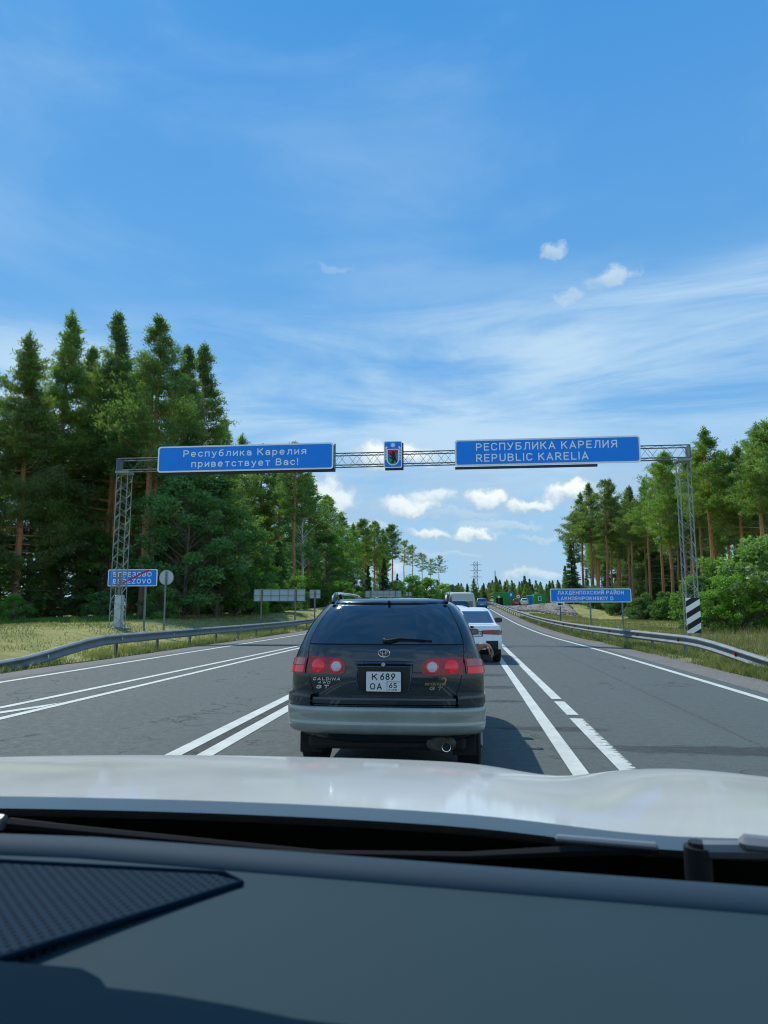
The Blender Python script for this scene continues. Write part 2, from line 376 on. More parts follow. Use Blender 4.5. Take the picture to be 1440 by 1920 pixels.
# ------------------------------------------------------------------ materials
def m_asphalt():
    m = bpy.data.materials.new('asphalt'); m.use_nodes = True; g = NT(m.node_tree); b = g.n['Principled BSDF']
    co = g.new('ShaderNodeTexCoord').outputs['Object']
    big = g.noise(g.mapping(co, scale=(1.0, .16, 1)), .9, 5, .6)
    fine = g.noise(co, 120, 3, .7); mid = g.noise(co, 9, 5, .65)
    vo = g.new('ShaderNodeTexVoronoi', {'Vector': co, 'Scale': 160.0}); vd = vo.outputs[0]
    c = g.mix(g.ramp(big, .3, .7), (.047, .064, .061), (.069, .090, .085))
    c = g.mix(g.ramp(mid, .35, .7, 0, .5), c, (.084, .105, .098))
    c = g.mix(g.ramp(vd, .25, .6, 0, .65), c, (.125, .145, .135))
    c = g.mix(g.ramp(fine, .62, .75, 0, .8), c, (.02, .022, .025))
    gr_ = g.noise(co, 34, 3, .75); c = g.mix(g.ramp(gr_, .50, .68, 0, .55), c, (.12, .14, .13)); c = g.mix(g.ramp(gr_, .46, .32, 0, .5), c, (.028, .038, .037))
    # wheel tracks, a little paler and smoother
    sp = g.new('ShaderNodeSeparateXYZ'); g.set(sp, 0, co)
    wv = g.m('SINE', g.m('MULTIPLY', g.m('ADD', sp.outputs[0], .2), 3.55))
    c = g.mix(g.m('MULTIPLY', g.ramp(wv, -.2, 1), g.ramp(big, .35, .6, .05, .35)), c, (.084, .104, .098))
    # tar stains: thin dark streaks lying across the road
    st = g.noise(g.mapping(co, scale=(.35, 2.1, 1), rot=(0, 0, R(4)), loc=(3, 1.2, 0)), 1.5, 7, .62, .3)
    c = g.mix(g.ramp(st, .655, .70, 0, .75), c, (.022, .023, .025))
    # bitumen smears with a shape of their own: near the broken line, and the sealed joint between the left double line
    sx_, sy_ = sp.outputs[0], sp.outputs[1]; rag = g.noise(g.mapping(co, scale=(1.1, 5, 1)), 2.4, 7, .68)
    for (cx_, cy_, rx_, ry_) in ((3.2, 7.75, 2.6, .34), (1.0, 8.9, .9, .22), (.55, 13.4, .45, .35), (.6, 11.4, .4, .22), (.55, 15.8, .5, .4), (5.0, 7.2, 1.6, .3)):
        dd = g.m('ADD', g.m('POWER', g.m('ABSOLUTE', g.m('DIVIDE', g.m('SUBTRACT', sx_, cx_), rx_)), 2.0), g.m('POWER', g.m('ABSOLUTE', g.m('DIVIDE', g.m('SUBTRACT', sy_, cy_), ry_)), 2.0))
        k_ = g.ramp(g.m('ADD', g.m('MULTIPLY', dd, .35), rag), .78, .60)
        c = g.mix(g.m('MULTIPLY', k_, .72), c, (.022, .026, .027))
    jt = g.m('MULTIPLY', g.ramp(g.m('ABSOLUTE', g.m('ADD', sx_, 2.69)), .13, .07), g.ramp(sy_, 34, 24)); c = g.mix(g.m('MULTIPLY', jt, g.ramp(rag, .3, .55, .4, .9)), c, (.030, .034, .036))
    vc = g.new('ShaderNodeTexVoronoi', {'Vector': g.new('ShaderNodeVectorMath', {0: g.mapping(co, scale=(.42, .16, 1)), 1: g.new('ShaderNodeTexNoise', {'Vector': co, 'Scale': .8, 'Detail': 6.0}).outputs[1]}, operation='ADD').outputs[0], 'Scale': 1.0}, feature='DISTANCE_TO_EDGE').outputs[0]
    c = g.mix(g.m('MULTIPLY', g.ramp(vc, .012, .003), g.ramp(big, .45, .6, 0, .8)), c, (.018, .022, .022))
    j2 = g.m('MULTIPLY', g.ramp(g.m('ABSOLUTE', g.m('ADD', g.m('ADD', sx_, -3.05), g.m('MULTIPLY', g.m('SUBTRACT', rag, .5), .25))), .03, .012), .5); c = g.mix(j2, c, (.035, .038, .04))
    g.set(b, 'Base Color', c); g.set(b, 'Roughness', g.ramp(mid, .3, .7, .68, .9)); b.inputs['Specular IOR Level'].default_value = .4
    bn = g.new('ShaderNodeBump', {'Strength': .55, 'Distance': .006, 'Height': g.m('ADD', vd, fine)}); g.set(b, 'Normal', bn)
    return m
def m_marking():
    m = bpy.data.materials.new('road_paint'); m.use_nodes = True; g = NT(m.node_tree); b = g.n['Principled BSDF']
    co = g.new('ShaderNodeTexCoord').outputs['Object']
    n = g.noise(co, 2.5, 7, .7); fine = g.noise(co, 60, 4, .7)
    c = g.mix(g.ramp(n, .35, .7), (.64, .67, .60), (.50, .53, .48))
    c = g.mix(g.ramp(fine, .60, .72, 0, .5), c, (.30, .30, .29))
    crack = g.noise(g.mapping(co, scale=(2.0, 9.0, 1)), 1.6, 6, .65)
    c = g.mix(g.ramp(crack, .66, .70, 0, .8), c, (.18, .18, .18))
    g.set(b, 'Base Color', c); b.inputs['Roughness'].default_value = .7
    return m
def m_worn():
    m = m_marking(); m.name = 'worn_road_paint'; g = NT(m.node_tree); b = g.n['Principled BSDF']
    co = g.new('ShaderNodeTexCoord').outputs['Object']
    sp = g.new('ShaderNodeSeparateXYZ'); g.set(sp, 0, co)
    n = g.noise(g.mapping(co, scale=(3.0, 10.0, 1)), 2.2, 7, .7)
    edge = g.ramp(sp.outputs[0], 1.40, 1.60, .0, .34)          # the outer edge is the one scraped away
    a = g.ramp(g.m('ADD', n, g.m('MULTIPLY', edge, .8)), .60, .64, 1, 0)
    out = g.n['Material Output']; tr = g.new('ShaderNodeBsdfTransparent')
    mx = g.new('ShaderNodeMixShader', {0: a, 1: tr.outputs[0], 2: b.outputs[0]}); g.l.new(mx.outputs[0], out.inputs[0])
    return m
def m_ground():
    m = bpy.data.materials.new('ground_grass'); m.use_nodes = True; g = NT(m.node_tree); b = g.n['Principled BSDF']
    co = g.new('ShaderNodeTexCoord').outputs['Object']
    n1 = g.noise(co, .11, 6, .6); n2 = g.noise(co, 1.1, 6, .65); n3 = g.noise(co, 14, 4, .7)
    c = g.mix(g.ramp(n1, .36, .62), (.22, .24, .07), (.44, .39, .15))
    c = g.mix(g.ramp(n2, .38, .62, 0, .8), c, (.16, .23, .055))
    c = g.mix(g.ramp(n3, .35, .7, 0, .5), c, (.46, .40, .19))
    c = g.mix(g.ramp(g.noise(co, 5, 5, .7), .60, .72, 0, .6), c, (.07, .075, .03))
    g.set(b, 'Base Color', c); b.inputs['Roughness'].default_value = .95; b.inputs['Specular IOR Level'].default_value = .15
    bn = g.new('ShaderNodeBump', {'Strength': .9, 'Distance': .08, 'Height': g.m('ADD', n3, n2)}); g.set(b, 'Normal', bn)
    return m
def m_gravel(name, a, bcol, s=30):
    m = bpy.data.materials.new(name); m.use_nodes = True; g = NT(m.node_tree); b = g.n['Principled BSDF']
    co = g.new('ShaderNodeTexCoord').outputs['Object']
    n = g.noise(co, 1.2, 6, .7); vo = g.new('ShaderNodeTexVoronoi', {'Vector': co, 'Scale': float(s)})
    c = g.mix(g.ramp(n, .35, .65), a, bcol)
    c = g.mix(g.ramp(vo.outputs[0], .1, .7, 0, .7), c, (.10, .095, .09))
    c = g.mix(g.ramp(g.noise(co, s * 1.7, 2, .7), .6, .7, 0, .6), c, (.42, .39, .36))
    g.set(b, 'Base Color', c); b.inputs['Roughness'].default_value = .92
    bn = g.new('ShaderNodeBump', {'Strength': .7, 'Distance': .02, 'Height': vo.outputs[0]}); g.set(b, 'Normal', bn)
    return m
def m_leaf(name, dark, light, transl=.3, sc=.8, hue=.0):
    m = bpy.data.materials.new(name); m.use_nodes = True; g = NT(m.node_tree); g.n.clear()
    co = g.new('ShaderNodeTexCoord').outputs['Object']; oi = g.new('ShaderNodeObjectInfo')
    n = g.noise(co, sc, 4, .7); n2 = g.noise(co, sc * 7, 3, .7)
    c = g.mix(g.ramp(n, .35, .65), dark, light)
    c = g.mix(g.ramp(n2, .5, .75, 0, .5), c, tuple(x * 1.5 for x in light))
    r = oi.outputs['Random']
    hs = g.new('ShaderNodeHueSaturation', {'Hue': g.ramp(r, 0, 1, .485, .515, False), 'Saturation': g.ramp(g.m('FRACT', g.m('MULTIPLY', r, 7.3)), 0, 1, .85, 1.1, False),
                                          'Value': g.ramp(g.m('FRACT', g.m('MULTIPLY', r, 3.7)), 0, 1, .8, 1.3, False), 'Color': c})
    d = g.new('ShaderNodeBsdfDiffuse', {'Color': hs}); t = g.new('ShaderNodeBsdfTranslucent', {'Color': g.mix(1.0, hs.outputs[0], (1.25, 1.35, .6), 'MULTIPLY')})
    gl = g.new('ShaderNodeBsdfGlossy', {'Color': (.6, .7, .75, 1), 'Roughness': .5})
    mx = g.new('ShaderNodeMixShader', {0: transl, 1: d.outputs[0], 2: t.outputs[0]})
    mx2 = g.new('ShaderNodeMixShader', {0: .05, 1: mx.outputs[0], 2: gl.outputs[0]})
    out = g.new('ShaderNodeOutputMaterial'); g.l.new(mx2.outputs[0], out.inputs[0])
    return m
def m_pinebark():
    m = bpy.data.materials.new('pine_bark'); m.use_nodes = True; g = NT(m.node_tree); b = g.n['Principled BSDF']
    co = g.new('ShaderNodeTexCoord').outputs['Object']
    sp = g.new('ShaderNodeSeparateXYZ'); g.set(sp, 0, co)
    n = g.noise(g.mapping(co, scale=(6, 6, 1.2)), 1.5, 5, .7)
    h = g.ramp(g.m('ADD', sp.outputs[2], g.m('MULTIPLY', n, 3)), 2, 9)
    c = g.mix(h, (.22, .155, .12), (.52, .24, .11))
    c = g.mix(g.ramp(n, .45, .7, 0, .7), c, (.10, .065, .05))
    g.set(b, 'Base Color', c); b.inputs['Roughness'].default_value = .9
    bn = g.new('ShaderNodeBump', {'Strength': .8, 'Distance': .03, 'Height': n}); g.set(b, 'Normal', bn)
    return m
M = {}
M['asphalt'] = m_asphalt(); M['paint'] = m_marking(); M['worn'] = m_worn(); M['ground'] = m_ground()
M['shoulder'] = m_gravel('shoulder_gravel', (.22, .21, .185), (.29, .27, .235), 26)
M['rubble'] = m_gravel('rubble_stone', (.34, .30, .26), (.46, .41, .36), 2.5)
M['sand'] = m_gravel('bank_sand', (.34, .30, .24), (.40, .36, .30), 6)
M['pine_leaf'] = m_leaf('pine_needles', (.115, .205, .058), (.225, .325, .072), .52)
M['spruce_leaf'] = m_leaf('spruce_needles', (.070, .145, .055), (.130, .225, .065), .45)
M['leaf'] = m_leaf('broad_leaves', (.080, .175, .048), (.150, .270, .062), .48)
M['bright_leaf'] = m_leaf('bright_leaves', (.12, .25, .045), (.21, .37, .065), .48)
M['grass_blade'] = m_leaf('grass_blades', (.10, .16, .035), (.34, .30, .12), .35, 1.5)
M['pine_bark'] = m_pinebark()
M['bark'] = principled('grey_bark', (.13, .11, .095), .9, vary=.4, vscale=5)
M['birch'] = principled('birch_bark', (.55, .54, .50), .8, vary=.45, vscale=4)
M['twig'] = principled('dead_twig', (.26, .235, .21), .9)
M['zinc'] = principled('galvanised_steel', (.19, .225, .24), .55, .25, vary=.14, vscale=3)
M['zinc_dark'] = principled('weathered_zinc', (.20, .22, .22), .6, .3, vary=.2, vscale=3)
M['steel'] = principled('lattice_steel', (.26, .30, .30), .65, .1, vary=.15, vscale=3)
M['truss'] = principled('truss_steel', (.12, .145, .16), .7, .1, vary=.15, vscale=3)
M['sign_blue'] = principled('sign_blue_film', (.004, .25, .95), .42, spec=.35, vary=.04, vscale=1.5)
M['sign_white'] = principled('sign_white_film', (.92, .93, .94), .45, vary=.02, vscale=2)
M['sign_red'] = principled('sign_red_film', (.62, .02, .03), .45)
M['sign_back'] = principled('sign_back_aluminium', (.42, .50, .53), .45, .35, vary=.15, vscale=1.2)
M['sign_dark'] = principled('sign_frame_dark', (.03, .035, .045), .6)
M['black'] = principled('black_plastic', (.012, .013, .015), .5, vary=.2)
M['sign_black'] = principled('sign_black_film', (.015, .015, .018), .6)

# ------------------------------------------------------------------ the lie of the land
_Y = [-60, 10, 18, 28, 35, 48, 70, 100, 130, 160, 200, 260, 340]
_xr = [4.72, 4.70, 4.68, 4.60, 4.30, 4.28, 4.10, 3.75, 3.45, 2.6, 0, -8, -24]
_Ye = [-60, 40, 48, 60, 80, 100, 111, 130, 160, 200, 340]
_e = [0, 0, .04, .2, .65, 1.2, 1.5, 1.95, 2.25, 2.35, 2.4]
_Yl = [-60, 55, 75, 100, 130, 160, 200, 260, 340]
_xl = [-9.15, -9.0, -8.2, -6.0, -4.6, -5.0, -7.6, -15.6, -31.6]
def smooth_interp(y, Yk, Vk):
    y = np.asarray(y, float)
    return (np.interp(y, Yk, Vk) + np.interp(y - 4, Yk, Vk) + np.interp(y + 4, Yk, Vk)) / 3
def xr(y): return smooth_interp(y, _Y, _xr)
def xl(y): return smooth_interp(y, _Yl, _xl)
def ev(y): return smooth_interp(y, _Ye, _e)
def sstep(a, b, x):
    t = np.clip((np.asarray(x, float) - a) / (b - a), 0, 1); return t * t * (3 - 2 * t)
def ground_h(X, Y):
    X = np.asarray(X, float); Y = np.asarray(Y, float)
    e = ev(Y); r = xr(Y); l = xl(Y)
    dr = X - (r + 1.75); dl = (l - 1.75) - X
    bump = .06 * np.sin(X * .9 + Y * .23) * np.sin(Y * .41 - X * .3) + .10 * np.sin(X * .21 + 1.3) * np.sin(Y * .13)
    h = e - .06
    # right verge: small ditch then level field; a bank of fill further on
    right = e * (1 - sstep(2, 12, dr)) + (0.0 + 2.2 * sstep(98, 122, Y)) * sstep(2, 12, dr) - .20 * sstep(0.1, 1.6, dr) + .10 * sstep(3, 9, dr)
    left = e * (1 - sstep(6, 25, dl)) + 2.2 * sstep(110, 190, Y) * sstep(6, 25, dl) - .10 * sstep(.1, 1.2, dl) + .72 * sstep(1.5, 8.5, dl) * (1 - .35 * sstep(10, 20, dl))
    h = np.where(dr > 0, right + bump * sstep(1, 5, dr) - .0, h)
    h = np.where(dl > 0, left + bump * sstep(1, 5, dl), h)
    h = np.where((dr <= 0) & (dl <= 0), e - .06, h)
    return h
def gh(x, y): return float(ground_h(x, y))

def build_ground():
    ys = np.concatenate([np.linspace(-400, -30, 12), np.arange(-28, 140, 1.0), np.arange(140, 300, 4), np.linspace(304, 3500, 30)])
    xs = np.concatenate([np.linspace(-2500, -100, 14), np.arange(-95, -30, 5), np.arange(-30, -13, 1.5), np.arange(-13, 10, .5), np.arange(10, 40, 1.5), np.arange(40, 100, 5), np.linspace(105, 2500, 14)])
    XX, YY = np.meshgrid(xs, ys); ZZ = ground_h(XX, YY)
    nx, ny = len(xs), len(ys)
    v = np.stack([XX, YY, ZZ], -1).reshape(-1, 3)
    f = [(j * nx + i, j * nx + i + 1, (j + 1) * nx + i + 1, (j + 1) * nx + i) for j in range(ny - 1) for i in range(nx - 1)]
    me = bpy.data.meshes.new('ground'); me.from_pydata(v.tolist(), [], f); me.materials.append(M['ground'])
    me.polygons.foreach_set('use_smooth', [True] * len(f)); o = bpy.data.objects.new('ground', me); link(o); tag(o, kind='structure')
build_ground()

def ribbon(name, y0, y1, step, xa, xb, dz, mat, kind='structure', nx=1, zfn=None):
    ys = list(np.arange(y0, y1, step)) + [y1]; vs = []; fs = []
    for y in ys:
        a, b = float(xa(y)), float(xb(y))
        for k in range(nx + 1):
            x = a + (b - a) * k / nx
            vs.append((x, y, (float(ev(y)) if zfn is None else zfn(x, y)) + dz))
    n = nx + 1
    for j in range(len(ys) - 1):
        for k in range(nx): fs.append((j * n + k, j * n + k + 1, (j + 1) * n + k + 1, (j + 1) * n + k))
    me = bpy.data.meshes.new(name); me.from_pydata(vs, [], fs); me.materials.append(mat); o = bpy.data.objects.new(name, me); link(o)
    if kind: tag(o, kind=kind)
    return o
ribbon('road', -60, 330, 2, lambda y: xl(y) - .35, lambda y: xr(y) + .35, 0, M['asphalt'])
def sh_z(sign):
    def f(x, y):
        return gh(x, y) if False else float(ev(y))
    return f
def shoulder(side):
    ys = np.arange(-60, 331, 1.0); vs = []; fs = []
    for y in ys:
        e = float(ev(y)); wob = .10 * math.sin(y * 1.7) + .08 * math.sin(y * .61 + 1) + .05 * math.sin(y * 4.1)
        if side > 0: a = float(xr(y)) + .28; pts = [(a, e - .004), (a + .5, e - .02), (a + 1.35 + wob, e - .045), (a + 1.75 + wob, e - .16)]
        else: a = float(xl(y)) - .28; pts = [(a, e - .004), (a - .5, e - .02), (a - 1.2 + wob, e - .045), (a - 1.6 + wob, e - .16)]
        vs += [(x, y, z) for x, z in pts]
    for j in range(len(ys) - 1):
        for k in range(3): fs.append((j * 4 + k, j * 4 + k + 1, (j + 1) * 4 + k + 1, (j + 1) * 4 + k))
    me = bpy.data.meshes.new('road_shoulder'); me.from_pydata(vs, [], fs); me.materials.append(M['shoulder']); me.polygons.foreach_set('use_smooth', [True] * len(fs))
    o = bpy.data.objects.new('road_shoulder', me); link(o); tag(o, kind='structure')
shoulder(1); shoulder(-1)
# painted lines
_Yp = [-60, 30, 60, 100, 130, 160, 200, 260, 340]
def lane_c(y): return smooth_interp(y, _Yp, [0, 0, .8, 2.4, 2.1, 1.6, -1.2, -9.2, -25.2])
def line(xa, xb, y0, y1, mat='paint', step=2):
    return ribbon('road_marking', y0, y1, step, xa if callable(xa) else (lambda y: xa), xb if callable(xb) else (lambda y: xb), .005, M[mat])
line(lambda y: xr(y) - .10, lambda y: xr(y) + .05, -40, 320)
line(lambda y: xl(y) + .02, lambda y: xl(y) + .17, -40, 320)
line(lambda y: -2.93 + lane_c(y), lambda y: -2.765 + lane_c(y), -40, 320)
line(lambda y: -2.62 + lane_c(y), lambda y: -2.455 + lane_c(y), -40, 320)
line(.90, 1.05, -20, 46)
line(1.345, 1.50, 11.75, 46)
line(1.345, 1.50, 10.05, 11.45)
ribbon('road_marking', 5.2, 9.75, .5, lambda y: 1.335, lambda y: 1.50, .006, M['worn'])
line(1.34, 1.49, -20, 5.2)
def nose(y): return float(np.interp(y, [-20, 0, 9.9, 26.8, 50, 80, 120], [-9.0, -7.7, -6.74, -6.40, -6.25, -5.6, -3.4]))
def nose2(y): return float(np.interp(y, [-20, 8.9, 25, 50, 80, 120], [-6.05, -6.02, -5.95, -5.9, -5.3, -3.1]))
line(nose, lambda y: nose(y) + .14, -20, 110)
line(lambda y: nose2(y) - .07, lambda y: nose2(y) + .07, -20, 110)
hm = MB()
for y0 in (9.6, 7.4, 5.2, 3.0):
    hm.add([(nose(y0) + .16, y0 - .75, .0052), (nose2(y0) - .09, y0 + .9, .0052), (nose2(y0) - .09, y0 + .35, .0052), (nose(y0) + .16, y0 - 1.3, .0052)], [(0, 3, 2, 1)])
o = hm.build('road_marking', M['paint']); tag(o, kind='structure')

# ------------------------------------------------------------------ guardrails
def rail_profile():
    # W-beam: (sideways towards the road, height) relative to the beam centre
    return [(-.005, .155), (.03, .145), (.075, .105), (.078, .085), (.02, .03), (0, 0), (.02, -.03), (.078, -.085), (.075, -.105), (.03, -.145), (-.005, -.155)]
def guardrail(label, side, xfn, y0, y1, top, ydrop, ylow, group, refl_mat, post_step):
    root = empty('guardrail', (0, 0, 0), 0, label, 'guardrail', group)
    prof = rail_profile(); road = -side
    def centre(y):
        e = float(ev(y)); t = float(sstep(ylow, ydrop, y)); return float(xfn(y)), e + (.06 + (top - .155 - .06) * t)
    y = y0; cnt = 0
    while y < y1:
        L = 4.0 if y < 70 else 8.0
        mb = MB(); n = 4
        vs = []
        for k in range(n + 1):
            yy = y + (L - .004) * k / n; cx, cz = centre(yy)
            lap = .003 if cnt % 2 else 0
            for (sx, sz) in prof: vs.append((cx + road * (sx + lap), yy, cz + sz))
            for (sx, sz) in prof: vs.append((cx + road * (sx + lap - .006), yy, cz + sz))
        m_ = len(prof) * 2; q = len(prof)
        fs = []
        for k in range(n):
            for i in range(q - 1):
                fs.append((k * m_ + i, k * m_ + i + 1, (k + 1) * m_ + i + 1, (k + 1) * m_ + i))
                fs.append((k * m_ + q + i + 1, k * m_ + q + i, (k + 1) * m_ + q + i, (k + 1) * m_ + q + i + 1))
            fs.append((k * m_, (k + 1) * m_, (k + 1) * m_ + q, k * m_ + q)); fs.append((k * m_ + q - 1, k * m_ + m_ - 1, (k + 1) * m_ + m_ - 1, (k + 1) * m_ + q - 1))
        mb.add(vs, fs); mb.build('rail_panel', M['zinc'], root, smooth=30)
        y += L; cnt += 1
    # posts: one C section, copied
    pm = MB(); h = top + .25
    pm.box((0, 0, 0), (.006, .11, h)); pm.box((-.0 + .03, .052, 0), (.054, .006, h)); pm.box((.03, -.052, 0), (.054, .006, h))
    pm.box((road * .05, 0, h / 2 - .12), (.06, .09, .14))
    first = None; y = ydrop + .4
    while y < y1 - .5:
        cx, cz = centre(y)
        if first is None: o = first = pm.build('post', M['zinc_dark'], root)
        else: o = link(first.copy(), root)
        o.location = (cx - road * .075, y, cz + .155 - h / 2 - .0); y += post_step if y < 90 else 4
    # reflectors in the valley of the beam
    rf = MB(); rf.add([(0, 0, .045), (0, 0, -.045), (road * .055, -.03, .04), (road * .055, -.03, -.04), (road * .055, .0, .04), (road * .055, .0, -.04)],
                      [(0, 1, 3, 2), (2, 3, 5, 4), (0, 4, 5, 1), (0, 2, 4), (1, 5, 3)])
    first = None; y = ydrop - 3.4
    while y < min(y1, 90):
        cx, cz = centre(y)
        if first is None: o = first = rf.build('reflector', refl_mat, root)
        else: o = link(first.copy(), root)
        o.location = (cx + road * .012, y, cz); y += 4.0
    return root
M['refl_red'] = principled('red_reflector', (.75, .02, .02), .3)
M['refl_white'] = principled('white_reflector', (.8, .82, .85), .3)
guardrail('grey steel guardrail on the left verge with white reflectors, its near end bent down', -1,
          lambda y: float(np.interp(y, [-40, 55, 75, 100, 130, 160, 200], [-10.78, -10.72, -9.9, -7.7, -6.3, -6.7, -9.3])), 14.5, 190, .64, 21.0, 15.5, 'roadside guardrails', M['refl_white'], 3.0)
guardrail('grey steel guardrail on the right verge with red reflectors curving into the distance', 1,
          lambda y: float(np.interp(y, [-40, 16, 22, 28, 34, 42, 60, 80, 100, 130, 160, 200], [6.9, 6.75, 6.45, 6.05, 5.8, 5.72, 5.6, 5.4, 5.15, 4.75, 3.9, 1.3])), 13.0, 190, .64, 22.0, 14.5, 'roadside guardrails', M['refl_red'], 3.0)

# ------------------------------------------------------------------ gantry
GY = 33.0
def lattice(mb_leg, root, x0, x1, y0, y1, z0, z1, step, axis, legr, br, mat_leg, mat_br):
    """four chords and zigzag lacing on four faces; axis 'z' or 'x'"""
    if axis == 'z':
        cs = [(x0, y0), (x1, y0), (x1, y1), (x0, y1)]; a0, a1 = z0, z1
        P3 = lambda c, t: (c[0], c[1], t)
    else:
        cs = [(y0, z0), (y1, z0), (y1, z1), (y0, z1)]; a0, a1 = x0, x1
        P3 = lambda c, t: (t, c[0], c[1])
    for c in cs:
        m = MB(); m.cyl(P3(c, a0), P3(c, a1), legr, n=6); m.build('leg' if axis == 'z' else 'chord', mat_leg, root, smooth=True)
    n = max(1, round((a1 - a0) / step)); st = (a1 - a0) / n
    protos = {}
    for fi in range(4):
        ca, cb = cs[fi], cs[(fi + 1) % 4]
        for i in range(n):
            A, B = (ca, cb) if (i + fi) % 2 == 0 else (cb, ca)
            key = (fi, (i + fi) % 2)
            if key not in protos:
                m = MB(); m.cyl(P3(A, 0), P3(B, st), br, n=5, cap=False); protos[key] = m.build('brace', mat_br, root)
                o = protos[key]
            else: o = link(protos[key].copy(), root)
            o.location = P3((0, 0), a0 + i * st)
gantry = empty('road_gantry', (0, GY, 0), 0, 'tall grey steel lattice gantry spanning the whole road and carrying the blue signs', 'gantry')
XL0, XL1, XR0, XR1 = -16.92, -16.36, 9.70, 10.20
ZB, ZT = 8.17, 8.74
def tower(xa, xb):
    zb = gh((xa + xb) / 2, GY) - .1
    t = MB(); t.box(((xa + xb) / 2, 0, ZB - .09), (xb - xa + .12, .62, .12)); o = t.build('support_tower', M['steel'], gantry)
    t = MB(); t.box(((xa + xb) / 2, 0, zb + .04), (xb - xa + .4, 1.1, .16)); t.build('footing', M['steel'], o)
    lattice(None, o, xa, xb, -.24, .24, zb + .12, ZB - .12, .33, 'z', .024, .010, M['steel'], M['steel'])
tower(XL0, XL1); tower(XR0, XR1)
tr = MB()
for x in (XL0, XR1): tr.box((x, 0, (ZB + ZT) / 2), (.05, .62, ZT - ZB + .04))
tro = tr.build('truss', M['truss'], gantry)
lattice(None, tro, XL0 + .03, XR1 - .03, -.28, .28, ZB, ZT, .42, 'x', .028, .009, M['truss'], M['truss'])
cb = MB(); cb.box((-16.58, -.0, gh(-16.3, GY) + .85), (.36, .3, 1.55), bev=.02); cb.box((-16.58, -.165, gh(-16.3, GY) + .85), (.31, .012, 1.45))
o = cb.build('control_cabinet', principled('cabinet_grey', (.50, .58, .62), .4, .2, vary=.08), None, loc=(0, GY, 0))
tag(o, 'pale grey metal cabinet fixed inside the foot of the left gantry tower', 'cabinet')
cd = MB(); cd.cyl((-16.62, GY - .0, gh(-16.3, GY) + 1.6), (-16.62, GY - .0, gh(-16.3, GY) + 2.7), .05, n=8); cd.build('conduit', M['zinc'], None)
tag(bpy.data.objects['conduit'], 'short grey vertical pipe rising from the cabinet in the left gantry tower', 'pipe')

def sign_panel(name, label, cat, x0, x1, z0, z1, y, depth=.05, border=.07, rad=.14, face='sign_blue', rim='sign_white', group=None, back='sign_back'):
    cx, cz = (x0 + x1) / 2, z0
    root = empty(name, (cx, y, cz), 0, label, cat, group)
    w = (x1 - x0) / 2; h = z1 - z0
    m = MB(); m.slab(rrect(-w, w, 0, h, rad), 0, depth); m.build('rim_plate', [M[rim]], root)
    m = MB(); m.slab(rrect(-w + border, w - border, border, h - border, max(.01, rad - border * .6)), -.004, 0); m.build('sign_face', M[face], root)
    m = MB(); m.slab(rrect(-w + .01, w - .01, .01, h - .01, rad), depth, depth + .006); m.build('back_plate', M[back], root)
    return root, w, h
SYp = GY - .52
# left big sign
r, w, h = sign_panel('overhead_sign', 'left overhead blue sign welcoming drivers to the republic in white Cyrillic lettering', 'road sign', -14.72, -6.06, 7.95, 9.23, SYp, group='blue signs on the gantry')
sc = 1 / 1.0
text('Республика Карелия', -13.44 + 10.39, -7.36 + 10.39, .735, .34, -.0045, M['sign_white'], r)
text('приветствует Вас!', -13.02 + 10.39, -7.75 + 10.39, .225, .34, -.0045, M['sign_white'], r)
fm = MB(); fm.box((.06, .20, h / 2 - .1), (2 * w, .20, h - .02)); fm.build('frame', M['sign_dark'], r)
fm = MB(); fm.box((w + .055, .13, h / 2 - .02), (.05, .14, h - .06)); fm.build('edge_strip', M['zinc'], r)
# emblem sign
r, w, h = sign_panel('emblem_sign', 'small blue sign with a coat of arms in the middle of the gantry', 'road sign', -3.66, -2.80, 7.93, 9.21, SYp, border=.045, rad=.08, group='blue signs on the gantry')
fm = MB(); fm.box((.05, .18, h / 2 - .07), (2 * w, .16, h)); fm.build('frame', M['sign_dark'], r)
EM = {'g': principled('emblem_green', (.03, .32, .10), .5), 'b': principled('emblem_blue', (.05, .22, .55), .5)}
def shield(sx, z0, z1, n=14):
    pts = [(-sx, z1), (-sx, z0 + sx * 1.05)]
    for k in range(1, n): a = math.pi + math.pi * k / n; pts.append((sx * math.cos(a), z0 + sx * 1.05 + sx * 1.05 * math.sin(a)))
    return pts + [(sx, z0 + sx * 1.05), (sx, z1)]
m = MB(); m.slab(shield(.30, .12, .90), -.010, -.0045)
for sgn in (-1, 1):                       # white laurel of small leaves climbing both sides
    for k in range(8):
        z = .36 + k * .075
        m.slab([(sgn * .30, z), (sgn * .385, z + .025), (sgn * .39, z + .055), (sgn * .30, z + .035)][::sgn], -.009, -.0045)
    m.slab([(sgn * .31, .92), (sgn * .24, 1.00), (sgn * .30, 1.04), (sgn * .37, .97)][::sgn], -.009, -.0045)
m.build('shield_border', M['sign_white'], r)
def shield_cut(sx, z0, z1, za, zb):
    out = []; 
    for k in range(9):
        z = za + (zb - za) * k / 8; zc = z0 + sx * 1.05
        out.append((sx if z >= zc else sx * math.sqrt(max(0, 1 - ((zc - z) / (sx * 1.05)) ** 2)), z))
    return [(-x, z) for x, z in reversed(out)] + out
for nm, za, zb, mt in (('red_field', .66, .86, M['sign_red']), ('blue_field', .42, .66, EM['b']), ('green_field', .17, .42, EM['g'])):
    m = MB(); m.slab(shield_cut(.245, .165, .86, za, zb), -.014, -.0105); m.build(nm, mt, r)
st = []
for k in range(16):
    a = R(90 + k * 22.5); q = .135 if k % 2 == 0 else .065; st.append((q * math.cos(a), 1.09 + q * math.sin(a)))
m = MB(); m.slab(st, -.009, -.0045)
o8 = []
m.build('star', M['sign_white'], r)
